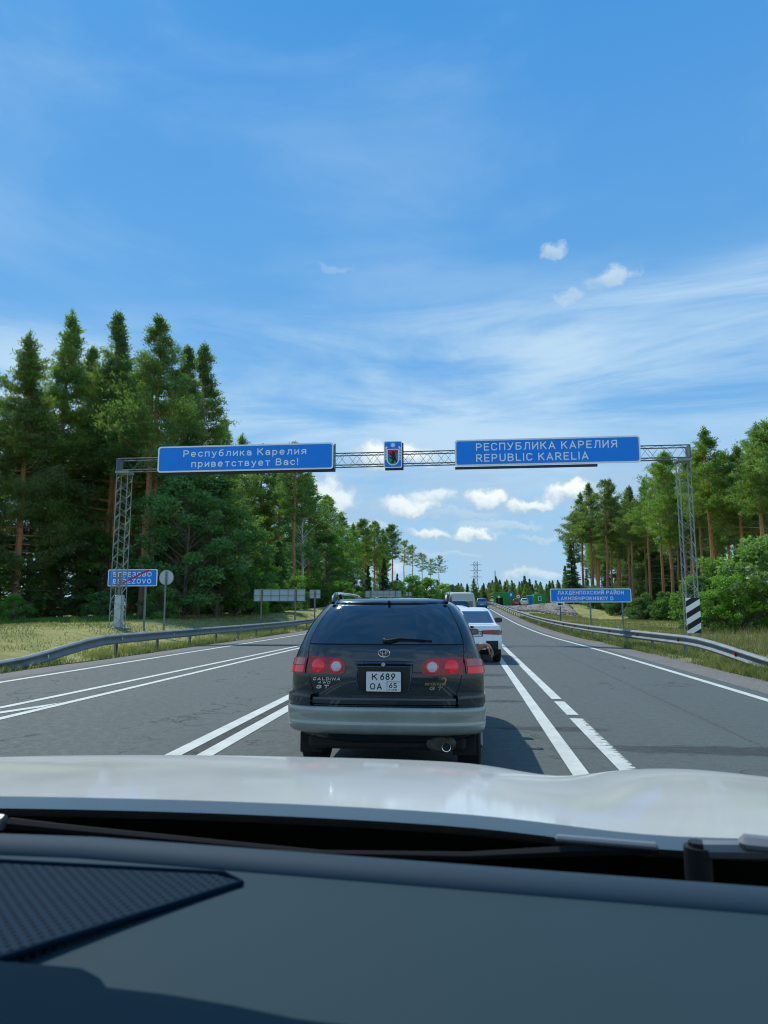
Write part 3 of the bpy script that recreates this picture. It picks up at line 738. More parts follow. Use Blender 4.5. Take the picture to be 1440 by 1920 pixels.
bear = [(-.02, .24), (.04, .24), (.05, .33), (.10, .36), (.14, .25), (.20, .25), (.16, .40), (.13, .52), (.12, .62), (.09, .74), (.03, .80), (-.03, .79), (-.07, .73), (-.02, .70),
        (-.03, .65), (-.10, .66), (-.15, .72), (-.18, .68), (-.12, .60), (-.05, .57), (-.07, .50), (-.16, .53), (-.17, .48), (-.07, .43), (-.02, .40), (-.05, .33), (-.10, .27), (-.08, .24)]
m = MB(); m.slab(bear, -.019, -.0145); m.build('bear_figure', M['sign_black'], r)
# right big sign
r, w, h = sign_panel('overhead_sign', 'right overhead blue sign naming the republic in Russian and in English capitals', 'road sign', -.34, 7.99, 7.94, 9.18, SYp, group='blue signs on the gantry')
text('РЕСПУБЛИКА КАРЕЛИЯ', .63 - 3.825, 6.98 - 3.825, .705, .355, -.0045, M['sign_white'], r)
text('REPUBLIC KARELIA', .63 - 3.825, 5.70 - 3.825, .185, .36, -.0045, M['sign_white'], r)
fm = MB(); fm.box((-.95, .14, -.07), (2 * w - 1.9, .16, .10)); fm.box((0, .18, h / 2), (2 * w - .3, .12, h - .2)); fm.build('frame', M['sign_dark'], r)

def post(root, x, y, z0, z1, r=.045, mat='zinc'):
    m = MB(); m.cyl((x, y, z0), (x, y, z1), r, n=10); return m.build('post', M[mat], root, smooth=30)
# place-name sign with a red stroke
r, w, h = sign_panel('place_name_sign', 'blue place name sign crossed out with a red stroke behind the left gantry tower', 'road sign', -17.75, -15.18, 2.52, 3.36, 34.0, border=.04, rad=.07)
text('БЕРЕЗОВО', -w + .27, w - .29, .475, .24, -.0045, M['sign_white'], r, bold=.02)
text('BEREZOVO', -w + .27, w - .29, .13, .24, -.0045, M['sign_white'], r, bold=.02)
m = MB(); a = math.atan2(h - .06, 1.65); t = .05
m.slab([(-.86, .03), (-.66, .03), (.94, h - .03), (.74, h - .03)], -.013, -.0095); m.build('red_stroke', M['sign_red'], r)
for x in (-w + .55, w - .62): post(r, x, .11, gh(-16.4 + x, 34) - 2.52 - .2, h - .05, .055)
# round sign seen from behind
r = empty('round_sign', (-14.55, 33.6, gh(-14.55, 33.6)), 0, 'round road sign seen from its plain grey back on a thin post', 'road sign')
m = MB(); zc = 2.93 - gh(-14.55, 33.6)
m.cyl((0, .06, zc), (0, .085, zc), .37, n=36)
m.build('disc', M['sign_back'], r); m = MB(); m.tube([(.37 * math.cos(R(k * 10)), .055, zc + .37 * math.sin(R(k * 10))) for k in range(37)], .009, n=5, cap=False); m.build('disc_rim', M['zinc'], r)
post(r, 0, 0, -.2, zc + .3, .042)
m = MB(); m.box((0, .045, zc + .12), (.12, .02, .03)); m.box((0, .045, zc - .12), (.12, .02, .03)); m.build('clamp', M['zinc_dark'], r)
# hazard board on the right tower
r = empty('hazard_board', (9.86, 32.45, gh(9.86, 32.45)), 0, 'black and white diagonally striped hazard board at the foot of the right gantry tower', 'hazard board')
zb = .36 - gh(9.86, 32.45); HW, HH = .295, 1.52
m = MB(); m.slab([(-HW, zb), (HW, zb), (HW, zb + HH), (-HW, zb + HH)], 0, .02); m.build('board', M['sign_white'], r)
def clip_band(c0, c1):
    # band where c0 < z - k x < c1 within the board
    k = .62; poly = [(-HW, c0 - k * HW), (HW, c0 + k * HW), (HW, c1 + k * HW), (-HW, c1 - k * HW)]
    def cl(P, f):
        o = []
        for i in range(len(P)):
            a, b = P[i], P[(i + 1) % len(P)]; fa, fb = f(a), f(b)
            if fa >= 0: o.append(a)
            if fa * fb < 0: t = fa / (fa - fb); o.append((a[0] + (b[0] - a[0]) * t, a[1] + (b[1] - a[1]) * t))
        return o
    poly = cl(poly, lambda p: p[1]); 
    return cl(poly, lambda p: HH - p[1]) if poly else poly
for c in (-.22, .28, .79, 1.30):
    pl = clip_band(c, c + .25)
    if len(pl) > 2: m = MB(); m.slab([(x, z + zb) for x, z in pl], -.004, 0); m.build('black_stripe', M['sign_black'], r)
for x in (-.22, .24): post(r, x, .05, -.2, zb + (HH if x < 0 else .1), .025, 'truss')
# district sign
r, w, h = sign_panel('district_sign', 'blue district name sign in Russian and English on two posts before the right forest', 'road sign', 5.38, 10.33, 1.80, 2.66, 46.0, border=.05, rad=.10)
text('ЛАХДЕНПОХСКИЙ РАЙОН', -w + .45, w - .45, .49, .235, -.0045, M['sign_white'], r, bold=.02)
text('LAKHDENPOKHSKIY D', -w + .45, w - 1.10, .13, .235, -.0045, M['sign_white'], r, bold=.02)
for x in (-.02, 1.93): post(r, x, .11, gh(7.85 + x, 46) - 1.80 - .2, h - .1, .05)
# small camera warning plate
r = empty('camera_plate', (7.15, 55.0, gh(7.15, 55)), 0, 'small white plate with a black camera pictogram on a thin post', 'road sign'); z0 = 1.58 - gh(7.15, 55)
m = MB(); m.box((0, 0, z0 + .16), (.60, .02, .32)); m.build('plate', M['sign_white'], r)
m = MB(); m.slab([(-.18, z0 + .09), (.08, z0 + .09), (.08, z0 + .24), (-.18, z0 + .24)], -.015, -.011); m.slab([(.08, z0 + .14), (.20, z0 + .10), (.20, z0 + .23), (.08, z0 + .19)], -.015, -.011); m.build('camera_pictogram', M['sign_black'], r)
post(r, 0, .05, -.2, z0 + .3, .045, 'truss')
# backs of signs facing the other way
def back_sign(label, x0, x1, z0, z1, y, cols, rows, posts, group):
    r = empty('sign_board', ((x0 + x1) / 2, y, 0), 0, label, 'road sign', group); w = (x1 - x0) / 2; cw = 2 * w / cols; chh = (z1 - z0) / rows
    pr = None
    for i in range(cols):
        for j in range(rows):
            if pr is None: m = MB(); m.box((0, 0, 0), (cw - .02, .02, chh - .02)); o = pr = m.build('panel', M['sign_back'], r)
            else: o = link(pr.copy(), r)
            o.location = (-w + (i + .5) * cw, rng.uniform(-.004, .004), z0 + (j + .5) * chh)
    m = MB()
    for j in range(rows + 1): m.box((0, -.03, z0 + (z1 - z0) * j / rows), (2 * w + .02, .03, .03))
    for i in range(cols + 1): m.box((-w + i * cw, -.028, (z0 + z1) / 2), (.03, .024, z1 - z0))
    m.build('frame', M['zinc'], r)
    for x in posts: post(r, x, -.09, gh((x0 + x1) / 2 + x, y) - .2, z1 - .05, .055, 'zinc_dark')
    return r
back_sign('wide grey six panel back of a road sign behind the left guardrail', -14.7, -11.03, 1.93, 2.76, 49, 6, 2, (-1.28, 1.15), 'sign backs facing away')
back_sign('small square grey back of a road sign right of the wide panel board', -10.75, -10.0, 2.13, 2.72, 49.2, 2, 2, (0,), 'sign backs facing away')
back_sign('distant wide grey back of a road sign above the roof of the dark car', -11.1, -7.02, 2.66, 3.40, 80, 6, 2, (-1.4, 1.4), 'sign backs facing away')
back_sign('distant small grey back of a road sign near the road above the dark car', -6.58, -5.92, 2.80, 3.27, 80.5, 1, 1, (0,), 'sign backs facing away')
# ------------------------------------------------------------------ cars
def rp(name, col, **k): M[name] = principled(name, col, **k)
rp('dark_paint', (.011, .025, .036), rough=.30, metal=.35, coat=1, vary=.10, vscale=2, coatr=.04)
rp('silver_paint', (.33, .365, .33), rough=.34, metal=.3, coat=.8, vary=.12, vscale=2.5, coatr=.06)
rp('white_paint', (.80, .84, .81), rough=.4, coat=1, vary=.04, vscale=2)
rp('tint_glass', (.008, .018, .032), rough=.05, spec=.9, coat=1)
rp('navy_glass', (.008, .020, .050), rough=.08, spec=.8, coat=1)
rp('rubber', (.014, .014, .015), rough=.85, bump=.3, bscale=60)
rp('rim', (.30, .31, .32), rough=.35, metal=.8)
rp('trim', (.010, .011, .012), rough=.55)
rp('gap', (.003, .003, .004), rough=.8)
rp('chrome', (.75, .77, .78), rough=.18, metal=1)
rp('red_lens', (.36, .004, .012), rough=.16, coat=.6, bump=.25, bscale=180)
rp('lamp_red', (.74, .006, .016), rough=.2, coat=1, emis=(1, .02, .05), estr=.07)
rp('clear_lens', (.62, .56, .55), rough=.15, coat=1)
rp('pink_lens', (.46, .13, .13), rough=.15, coat=1)
rp('smoke_lens', (.06, .035, .045), rough=.15, coat=1)
rp('plate_white', (.72, .74, .72), rough=.5)
rp('gold', (.45, .30, .09), rough=.35, metal=.6)
rp('underside', (.02, .02, .021), rough=.9, vary=.3)
rp('muffler', (.10, .095, .085), rough=.6, metal=.5, vary=.3)

class Shape:
    """car body as a stack of rounded horizontal outlines; y=0 rear, +y forward"""
    def __init__(s, prof, n=3.4, D=.28, Df=.5, ymid=None):
        s.p = [tuple(q) for q in prof]; s.n = n; s.D = D; s.Df = Df
        s.mono = [s.p[0]]
        for q in s.p[1:]:
            if q[0] > s.mono[-1][0] + 1e-6: s.mono.append(q)
    def at(s, z):
        zs = [q[0] for q in s.mono]
        return [float(np.interp(z, zs, [q[i] for q in s.mono])) for i in (1, 2, 3)]
    def pt(s, a, z, off=0.0, row=None):
        yr, yf, w = row if row else s.at(z)
        sg = 1 if a >= 0 else -1; A = abs(a)
        if A <= 1:
            th = A * math.pi / 2
            x = w * math.sin(th) ** (2 / s.n); D = min(s.D, w * .6 + .02); y = yr + D * (1 - math.cos(th))
            nx, ny = math.sin(th) ** 2, -math.cos(th) ** .7
        else:
            y = yr + min(s.D, w * .6 + .02) + (A - 1); x = w; nx, ny = 1, 0
        l = math.hypot(nx, ny) or 1
        return (sg * (x + off * nx / l), y + off * ny / l, z)
    def a_of_x(s, x, z):
        w = s.at(z)[2]; return math.copysign(math.asin(min(1, abs(x) / w) ** (s.n / 2)) / (math.pi / 2), x)
    def xz(s, x, z, off=0.0): return s.pt(s.a_of_x(x, z), z, off)
    def ring(s, row):
        z, yr, yf, w = row; N = 14; D = min(s.D, w * .6 + .02); Df = min(s.Df, w * .8 + .02)
        pts = []
        for k in range(N + 1):
            th = math.pi / 2 * k / N; pts.append((w * math.sin(th) ** (2 / s.n), yr + D * (1 - math.cos(th))))
        K = 10
        for k in range(1, K): pts.append((w, (yr + D) + (yf - Df - yr - D) * k / K))
        for k in range(N + 1):
            th = math.pi / 2 * (1 - k / N); pts.append((w * math.sin(th) ** (2 / s.n), yf - Df * (1 - math.cos(th))))
        pts += [(-x, y) for x, y in reversed(pts[1:-1])]
        return [(x, y, z) for x, y in pts]
    def body(s, mat, parent, name='body'):
        m = MB(); vs = []; 
        for row in s.p: vs += s.ring(row)
        n = len(vs) // len(s.p); fs = []
        for j in range(len(s.p) - 1):
            for i in range(n): fs.append((j * n + i, j * n + (i + 1) % n, (j + 1) * n + (i + 1) % n, (j + 1) * n + i))
        fs.append(tuple(range(n - 1, -1, -1))); fs.append(tuple((len(s.p) - 1) * n + i for i in range(n)))
        m.add(vs, fs); return m.build(name, mat, parent, smooth=42)
    def patch(s, name, mat, parent, xl_, xr_, z0, z1, off=.004, nu=16, nv=10, edge=True, rear_x=True, mb=None):
        """xl_, xr_ : functions (or numbers) of z giving the patch sides; z0,z1 functions of u 0..1"""
        fx = lambda f, v: f(v) if callable(f) else f
        m = mb or MB()
        def fn(u, v, o=off):
            z = fx(z0, u) + (fx(z1, u) - fx(z0, u)) * v
            x = fx(xl_, z) + (fx(xr_, z) - fx(xl_, z)) * u
            return s.xz(x, z, o) if rear_x else s.pt(x, z, o)
        m.grid(fn, nu, nv)
        if edge:   # turned-in border gives the panel thickness
            for (f1, cnt) in ((lambda t: (t, 0), nu), (lambda t: (1, t), nv), (lambda t: (1 - t, 1), nu), (lambda t: (0, 1 - t), nv)):
                vs = []
                for k in range(cnt + 1):
                    u, v = f1(k / cnt); vs += [fn(u, v), fn(u, v, -.012)]
                m.add(vs, [(2 * k, 2 * k + 1, 2 * k + 3, 2 * k + 2) for k in range(cnt)])
        if mb is not None: return None
        return m.build(name, mat, parent, smooth=30)
    def disc(s, name, mat, parent, xc, zc, r, off=.008, bulge=.006, mb=None):
        m = MB(); vs = []; rings = [0, .35, .7, .92, 1.0]
        for q in rings:
            for k in range(24):
                t = 2 * math.pi * k / 24
                vs.append(s.xz(xc + r * q * math.cos(t), zc + r * q * math.sin(t), off + bulge * (1 - q * q) - (.010 if q == 1 else 0)))
        fs = [(j * 24 + k, j * 24 + (k + 1) % 24, (j + 1) * 24 + (k + 1) % 24, (j + 1) * 24 + k) for j in range(len(rings) - 1) for k in range(24)]
        m.add(vs, fs); return m.build(name, mat, parent, smooth=30)
    def seam(s, name, pts, parent, wid=.006, off=.0015, mat='gap'):
        """dark gap following a list of (a_or_x, z) points on the surface"""
        m = MB(); m.tube([s.xz(x, z, off - wid * .35) for x, z in pts], wid * .5, n=5); return m.build(name, M[mat], parent)

def wheel(parent, x, y, r, wd, z=None, rimmat='rim'):
    m = MB(); z = r if z is None else z
    prof = [(-wd / 2, r * .62), (-wd / 2, r * .90), (-wd / 2 + .02, r * .985), (-wd * .2, r), (wd * .2, r), (wd / 2 - .02, r * .985), (wd / 2, r * .90), (wd / 2, r * .62)]
    n = 28; vs = []
    for (px, pr) in prof:
        for k in range(n): t = 2 * math.pi * k / n; vs.append((px, pr * math.cos(t), pr * math.sin(t)))
    fs = [(j * n + k, j * n + (k + 1) % n, (j + 1) * n + (k + 1) % n, (j + 1) * n + k) for j in range(len(prof) - 1) for k in range(n)]
    m.add(vs, fs)
    for gx in (-.04, 0, .04): m.tube([(gx, (r + .001) * math.cos(R(k * 15)), (r + .001) * math.sin(R(k * 15))) for k in range(25)], .003, n=4, cap=False)
    w = empty('wheel', (x, y, z)); COL.objects.unlink(w); link(w, parent)
    m.build('tyre', M['rubber'], w, smooth=40)
    sg = 1 if x > 0 else -1
    m = MB(); m.cyl((sg * (wd / 2 - .05), 0, 0), (sg * (wd / 2 - .02), 0, 0), r * .63, n=24)
    for k in range(5):
        t = 2 * math.pi * k / 5; m.cyl((sg * (wd / 2 - .01), 0, 0), (sg * (wd / 2 - .01), r * .6 * math.cos(t), r * .6 * math.sin(t)), .035, .03, n=6)
    m.build('rim', M[rimmat], w)
def side_glass(s, parent, y0, y1, z0, z1, glass, n=1):
    for sg in (-1, 1):
        for k in range(n):
            ya = y0 + (y1 - y0) * k / n + .03; yb = y0 + (y1 - y0) * (k + 1) / n - .03
            m = MB()
            def fn(u, v):
                z = z0 + (z1 - z0) * v; yr, yf, w = s.at(z)
                lo = max(ya, yr + .30 + .12 * v); hi = min(yb, yf - .45)
                return (sg * (w + .004), lo + (max(hi, lo + .02) - lo) * u, z)
            m.grid(fn, 8, 6); m.build('side_window', M[glass], parent, smooth=True)
def arches(s, parent, y, r):
    for sg in (-1, 1):
        m = MB(); vs = []
        for q in (0, 1):
            for k in range(17):
                t = math.pi * k / 16; z = .30 + (r + .05) * math.sin(t) * (1 if q else .0); yy = y + (r + .05) * math.cos(t)
                vs.append((sg * (s.at(max(.3, z))[2] + .006), yy, z))
        m.add(vs, [(k, k + 1, 18 + k, 17 + k) for k in range(16)]); m.build('wheel_arch', M['gap'], parent)
def mirror(parent, x, y, z, mat, sc=1.0):
    sg = 1 if x > 0 else -1; m = MB()
    m.tube([(x - sg * .10, y + .02, z - .03), (x, y, z)], .018, n=6)
    vs = []; N = 14
    for (yy, q) in ((-.045, .86), (-.04, .97), (0, 1.0), (.05, .88), (.09, .5)):
        for k in range(N):
            t = 2 * math.pi * k / N; c, s_ = math.cos(t), math.sin(t)
            vs.append((x + sg * .10 * sc + .125 * sc * q * math.copysign(abs(c) ** .7, c), y + yy, z + .02 + .078 * sc * q * math.copysign(abs(s_) ** .7, s_)))
    fs = [(j * N + k, j * N + (k + 1) % N, (j + 1) * N + (k + 1) % N, (j + 1) * N + k) for j in range(4) for k in range(N)] + [tuple(range(N)), tuple(range(5 * N - 1, 4 * N - 1, -1))]
    m.add(vs, fs); o = m.build('door_mirror', mat, parent, smooth=40)
    g_ = MB(); g_.box((x + sg * .10 * sc, y - .050, z + .02), (.19 * sc, .008, .11 * sc), bev=.003); g_.build('mirror_glass', M['tint_glass'], o)

# ---- the dark estate car right ahead
def dark_wagon():
    root = empty('estate_car', (-.68, 5.95, 0), 0, 'dark blue black estate car with silver bumper and roof rails directly ahead', 'car')
    prof = [(.26, .30, 4.15, .66), (.34, .16, 4.32, .76), (.42, .13, 4.42, .81), (.55, .10, 4.46, .828), (.70, .088, 4.44, .838), (.80, .082, 4.38, .838), (.88, .084, 4.25, .834), (.94, .092, 4.05, .826), (1.00, .105, 3.55, .812),
            (1.05, .118, 3.38, .796), (1.09, .130, 3.30, .780), (1.12, .145, 3.22, .768), (1.20, .195, 3.02, .742), (1.28, .255, 2.82, .708), (1.35, .315, 2.66, .668), (1.41, .375, 2.52, .626), (1.45, .425, 2.42, .590), (1.475, .475, 2.33, .553),
            (1.493, .54, 2.22, .505), (1.508, .66, 2.08, .43), (1.518, .85, 1.9, .33), (1.524, 1.1, 1.75, .18)]
    s = Shape(prof, n=3.6, D=.26, Df=.75); s.body(M['dark_paint'], root)
    # rear window
    hw = lambda z: float(np.interp(z, [1.115, 1.20, 1.30, 1.40, 1.47], [.660, .640, .600, .545, .500]))
    rw = s.patch('rear_window', M['tint_glass'], root, lambda z: -hw(z), hw, 1.122, lambda u: 1.452 + .010 * (1 - (2 * u - 1) ** 4), off=.004, nu=26, nv=12)
    s.seam('window_seal', [(-.668, 1.116)] + [(x, 1.114) for x in np.linspace(-.6, .6, 13)] + [(.668, 1.116)], root, .010)
    for sg in (-1, 1): s.seam('window_seal', [(sg * (hw(z) + .008), z) for z in np.linspace(1.116, 1.46, 10)], root, .010)
    # tailgate shut lines
    for sg in (-1, 1): s.seam('shut_line', [(sg * x, z) for x, z in ((.600, .705), (.632, .80), (.655, .90), (.667, 1.01), (.668, 1.06), (.664, 1.115))], root, .009)
    # spoiler lip at the roof edge with the washer nozzle
    m = MB()
    def sp(u, v):
        x = -.50 + u * 1.0; z = 1.458 + .042 * v; p = s.xz(x, 1.462, 0); k = 1 - (2 * u - 1) ** 6
        return (x, p[1] - .035 * k * math.sin(v * math.pi) + .10 * v ** 1.5, z + .008 * k * v)
    m.grid(sp, 24, 6); m.build('roof_spoiler', M['dark_paint'], root, smooth=True)
    m = MB(); p = s.xz(0, 1.465, 0); m.box((.01, p[1] - .03, 1.478), (.022, .05, .028), bev=.006); m.build('washer_nozzle', M['trim'], root)
    # lamps
    for sg in (-1, 1):
        X = lambda x: sg * x
        zb = lambda u: .872 + .002 * u
        inner = .325 if sg < 0 else .312
        def main(z, inner=inner): return inner
        # main lamp: u=0 outer (.655) -> u=1 inner; rounded inner end
        def shape_z1(u): x = .655 - (.655 - inner) * u; d = (x - inner) / .13; return .945 + .066 * math.sqrt(max(0, 1 - max(0, 1 - d) ** 2)) + .006 * (1 - u)
        def shape_z0(u): x = .655 - (.655 - inner) * u; d = (x - inner) / .05; return .905 - .033 * math.sqrt(max(0, 1 - max(0, 1 - d) ** 2))
        lamp = s.patch('tail_lamp', M['red_lens'], root, X(.655), X(inner), shape_z0, shape_z1, off=.010, nu=24, nv=8)
        s.disc('reversing_lens', M['clear_lens'], lamp, X(.405), .938, .046, .014, .008)
        m = MB(); m.tube([s.xz(X(.405) + .050 * math.cos(R(k * 15)), .938 + .050 * math.sin(R(k * 15)), .016) for k in range(25)], .005, n=5, cap=False); m.build('lens_ring', M['lamp_red'], lamp)
        s.disc('brake_lens', M['lamp_red'], lamp, X(.562), .941, .060, .012, .012)
        rr = s.patch('lens_ribs', M['red_lens'], lamp, X(.640), X(.470), lambda u: .880, lambda u: .888, off=.013, nu=4, nv=2)
        # outer lamp in the wing
        def o1(u): return .995 - .030 * u ** 3 + .012 * (1 - u)
        m = MB()
        def fo(u, v, lo, hi, off=.010):
            a0 = abs(s.a_of_x(.677, .94)); a = a0 + (1.02 - a0) * u
            top = .940 + .067 * math.sqrt(max(0, 1 - max(0, (u - .25) / .85) ** 2)); bot = .874
            z = bot + (top - bot) * (lo + (hi - lo) * v); return s.pt(sg * a, z, off)
        m.grid(lambda u, v: fo(u, v, 0, 1), 12, 8); ol = m.build('wing_lamp', M['red_lens'], root, smooth=True)
        m = MB(); m.grid(lambda u, v: fo(.04 + .88 * u, v, .52, .95, .013), 10, 4); m.build('indicator_lens', M['pink_lens'], ol, smooth=True)
        m = MB(); m.grid(lambda u, v: fo(.04 + .88 * u, v, .06, .47, .013), 10, 4); m.build('brake_lens', M['lamp_red'], ol, smooth=True)
    # plate recess: raised pressing, garnish with lock, lamp hood
    m = MB()
    zz = lambda x, z, o: s.xz(x, z, o)
    path = [(-.232, .972), (-.232, .90), (-.222, .80), (-.205, .748), (-.16, .733), (0, .728), (.16, .733), (.205, .748), (.222, .80), (.232, .90), (.232, .972)]
    m.tube([zz(x, z, .000) for x, z in path], .010, n=6); m.build('recess_edge', M['dark_paint'], root, smooth=True)
    s.patch('recess_panel', M['trim'], root, -.218, .218, .745, .935, off=.0025, nu=8, nv=6)
    m = MB()
    def ga(u, v):
        t = v * math.pi * 1.15; x = -.245 + .49 * u; k = 1 - (2 * u - 1) ** 8
        p = zz(x, .958, 0); return (x, p[1] - .034 * math.sin(min(t, math.pi)) * k - .002, .985 - .050 * v - .002 * (1 - k))
    m.grid(ga, 20, 8); m.build('tailgate_garnish', M['dark_paint'], root, smooth=True)
    m = MB(); p = zz(0, .96, 0); m.cyl((0, p[1] - .030, .957), (0, p[1] - .042, .957), .017, n=16); m.build('lock', M['chrome'], root, smooth=30)
    # licence plate
    yp = s.xz(0, .82, 0)[1] - .020
    pl = MB(); pl.slab(rrect(-.152, .152, .730, .905, .012), yp + .002, yp + .016); po = pl.build('licence_plate', M['trim'], root)
    pm = MB(); pm.slab(rrect(-.145, .145, .737, .898, .010), yp - .002, yp + .001); pm.build('plate_face', M['plate_white'], po)
    K = M['sign_black']
    text('К', -.098, -.050, .830, .052, yp - .0025, K, po, bold=.012, depth=.001); text('689', -.028, .098, .830, .056, yp - .0025, K, po, bold=.01, depth=.001)
    text('ОА', -.112, -.012, .752, .052, yp - .0025, K, po, bold=.012, depth=.001); text('65', .046, .112, .765, .042, yp - .0025, K, po, bold=.008, depth=.001)
    text('RUS', .044, .090, .746, .012, yp - .0025, K, po, bold=.2, depth=.001)
    fm = MB(); fm.box((.030, yp - .003, .779), (.0035, .001, .076)); fm.box((.087, yp - .003, .8165), (.111, .001, .0035)); fm.box((.104, yp - .003, .751), (.018, .001, .009)); fm.build('region_box', K, po)
    # emblem of three ellipses
    m = MB(); ye = s.xz(0, 1.045, 0)[1] - .006
    def ell(cx, cz, a, b, r): m.tube([(cx + a * math.cos(R(k * 12)), ye - .0, cz + b * math.sin(R(k * 12))) for k in range(31)], r, n=6, cap=False)
    ell(0, 1.046, .047, .031, .0050); ell(0, 1.048, .015, .028, .0042); ell(0, 1.057, .032, .014, .0042); m.build('emblem', M['chrome'], root, smooth=True)
    # lettering
    yl = s.xz(-.48, .82, 0)[1] - .001
    def badge(t, x0, x1, z, cap, mat='chrome', sh=.25, bold=.22):
        y = s.xz(min(abs(x0), abs(x1)), z + cap / 2, 0)[1] - .003
        return text(t, x0, x1, z, cap, y, M[mat], root, bold=bold, shear=sh, depth=.004, name='badge')
    badge('CALDINA', -.605, -.370, .820, .025); badge('4WD', -.560, -.455, .793, .020); badge('GT', -.580, -.468, .752, .030, bold=.24)
    badge('SKYDIVER', .340, .500, .788, .022, 'gold'); badge('GT', .375, .488, .750, .030, bold=.24)
    m = MB(); yg = s.xz(.50, .82, 0)[1] - .004
    m.slab([(.505, .792), (.512, .792), (.520, .818), (.523, .838), (.514, .852), (.498, .852), (.486, .846), (.478, .836), (.490, .838), (.502, .842), (.508, .835), (.505, .815)], yg - .002, yg + .002); m.build('badge_figure', M['gold'], root)
    # wiper
    m = MB(); p0 = s.xz(.0, 1.150, .030); m.cyl(s.xz(0, 1.150, 0), p0, .022, .016, n=12)
    m.tube([p0, s.xz(.06, 1.158, .035), s.xz(.13, 1.170, .030), s.xz(.22, 1.164, .028)], [.012, .009, .007, .005], n=6); wp = m.build('wiper_arm', M['trim'], root, smooth=True)
    m = MB(); m.tube([s.xz(x, z, .018) for x, z in ((.02, 1.158), (.10, 1.160), (.20, 1.160), (.30, 1.156), (.40, 1.150))], .006, n=5)
    m.tube([s.xz(x, z, .026) for x, z in ((.07, 1.164), (.13, 1.172), (.21, 1.164), (.28, 1.160), (.34, 1.156))], .005, n=5); m.build('wiper_blade', M['trim'], wp)
    # bumper: own stack of outlines, open at the wheel arch
    def bump(name, mat, rows, aend=.34):
        m = MB(); st = Shape([(z, yr, 4.3, w) for z, yr, w in rows], n=3.8, D=.24)
        def fn(u, v):
            a = (2 * u - 1) * (1 + aend); j = v * (len(rows) - 1); j0 = min(int(j), len(rows) - 2); t = j - j0
            A, B = rows[j0], rows[j0 + 1]; r_ = [A[i] + (B[i] - A[i]) * t for i in range(3)]
            return st.pt(a, r_[0], 0, row=(r_[1], 4.3, r_[2]))
        m.grid(fn, 60, (len(rows) - 1) * 2); m.build(name, M[mat], root, smooth=45)
    bump('bumper', 'silver_paint', [(.372, .20, .70), (.378, .11, .775), (.392, .052, .812), (.42, .020, .832), (.46, .006, .840), (.475, .004, .842), (.49, .010, .840), (.52, .008, .842), (.56, .000, .846), (.595, .000, .847), (.608, .006, .845), (.614, .020, .84)])
    def upper(name, xa, xb, z0, z1, y_out):
        m = MB()
        st = Shape([(z0, y_out, 4.3, .845), (z1, y_out, 4.3, .845)], n=3.8, D=.24)
        def fn(u, v):
            if v < .7: z = z0 + (z1 - z0) * v / .7; o = 0 if v > .1 else -.012
            else: z = z1 + .001 * (v - .7); o = -.12 * (v - .7) / .3
            if v > .6 and v < .71: o -= .004
            a = xa + (xb - xa) * u; return st.pt(a, z, o)
        m.grid(fn, 24, 10); m.build(name, M['dark_paint'], root, smooth=35)
    A = Shape([(.6, .01, 4.3, .845), (.72, .01, 4.3, .845)], n=3.8, D=.24)
    a60 = A.a_of_x(.615, .65)
    upper('bumper_corner', -1.34, -a60, .616, .708, .006); upper('bumper_corner', a60, 1.34, .616, .708, .006); upper('bumper_step', -A.a_of_x(.598, .65), A.a_of_x(.598, .65), .616, .686, .030)
    for sg in (-1, 1):
        m = MB(); m.tube([A.pt(sg * a60, .616, .0), A.pt(sg * A.a_of_x(.63, .65), .708, .0)], .004, n=5); m.build('bumper_gap', M['gap'], root)
    # underside, silencer, tailpipe, mudflaps
    m = MB(); m.box((0, 2.2, .30), (1.35, 3.9, .14), bev=.03); m.box((0, .55, .34), (.9, .5, .16), bev=.04); m.build('underside', M['underside'], root)
    m = MB(); m.tube([(.52, .20, .315), (.52, .26, .315), (.34, .26, .315)], .001, n=4)
    N = 18; vs = []
    for (yy, q) in ((.16, .7), (.18, 1), (.55, 1), (.58, .7)):
        for k in range(N): t = 2 * math.pi * k / N; vs.append((.47 + .125 * q * math.cos(t), yy, .305 + .075 * q * math.sin(t)))
    m = MB(); m.add(vs, [(j * N + k, j * N + (k + 1) % N, (j + 1) * N + (k + 1) % N, (j + 1) * N + k) for j in range(3) for k in range(N)] + [tuple(range(N)), tuple(range(4 * N - 1, 3 * N - 1, -1))]); m.build('silencer', M['muffler'], root, smooth=40)
    m = MB(); vs = []
    for (yy, q) in ((.40, .034), (.075, .034), (.070, .038), (.072, .033), (.11, .029), (.40, .028)):
        for k in range(N): t = 2 * math.pi * k / N; vs.append((.515 + q * math.cos(t), yy, .300 + q * math.sin(t)))
    m.add(vs, [(j * N + k, j * N + (k + 1) % N, (j + 1) * N + (k + 1) % N, (j + 1) * N + k) for j in range(5) for k in range(N)]); m.build('tailpipe', M['chrome'], root, smooth=40)
    for sg in (-1, 1):
        m = MB(); m.box((sg * .66, .34, .27), (.20, .012, .17), bev=.005); m.build('mudflap', M['rubber'], root)
        wheel(root, sg * .70, .82, .315, .205); wheel(root, sg * .70, 3.42, .315, .205)
    arches(s, root, .82, .315); arches(s, root, 3.42, .315)
    side_glass(s, root, .42, 3.0, 1.125, 1.43, 'tint_glass', 3)
    mirror(root, .735, 2.95, 1.12, M['dark_paint'], .5); mirror(root, -.735, 2.95, 1.12, M['dark_paint'], .5)
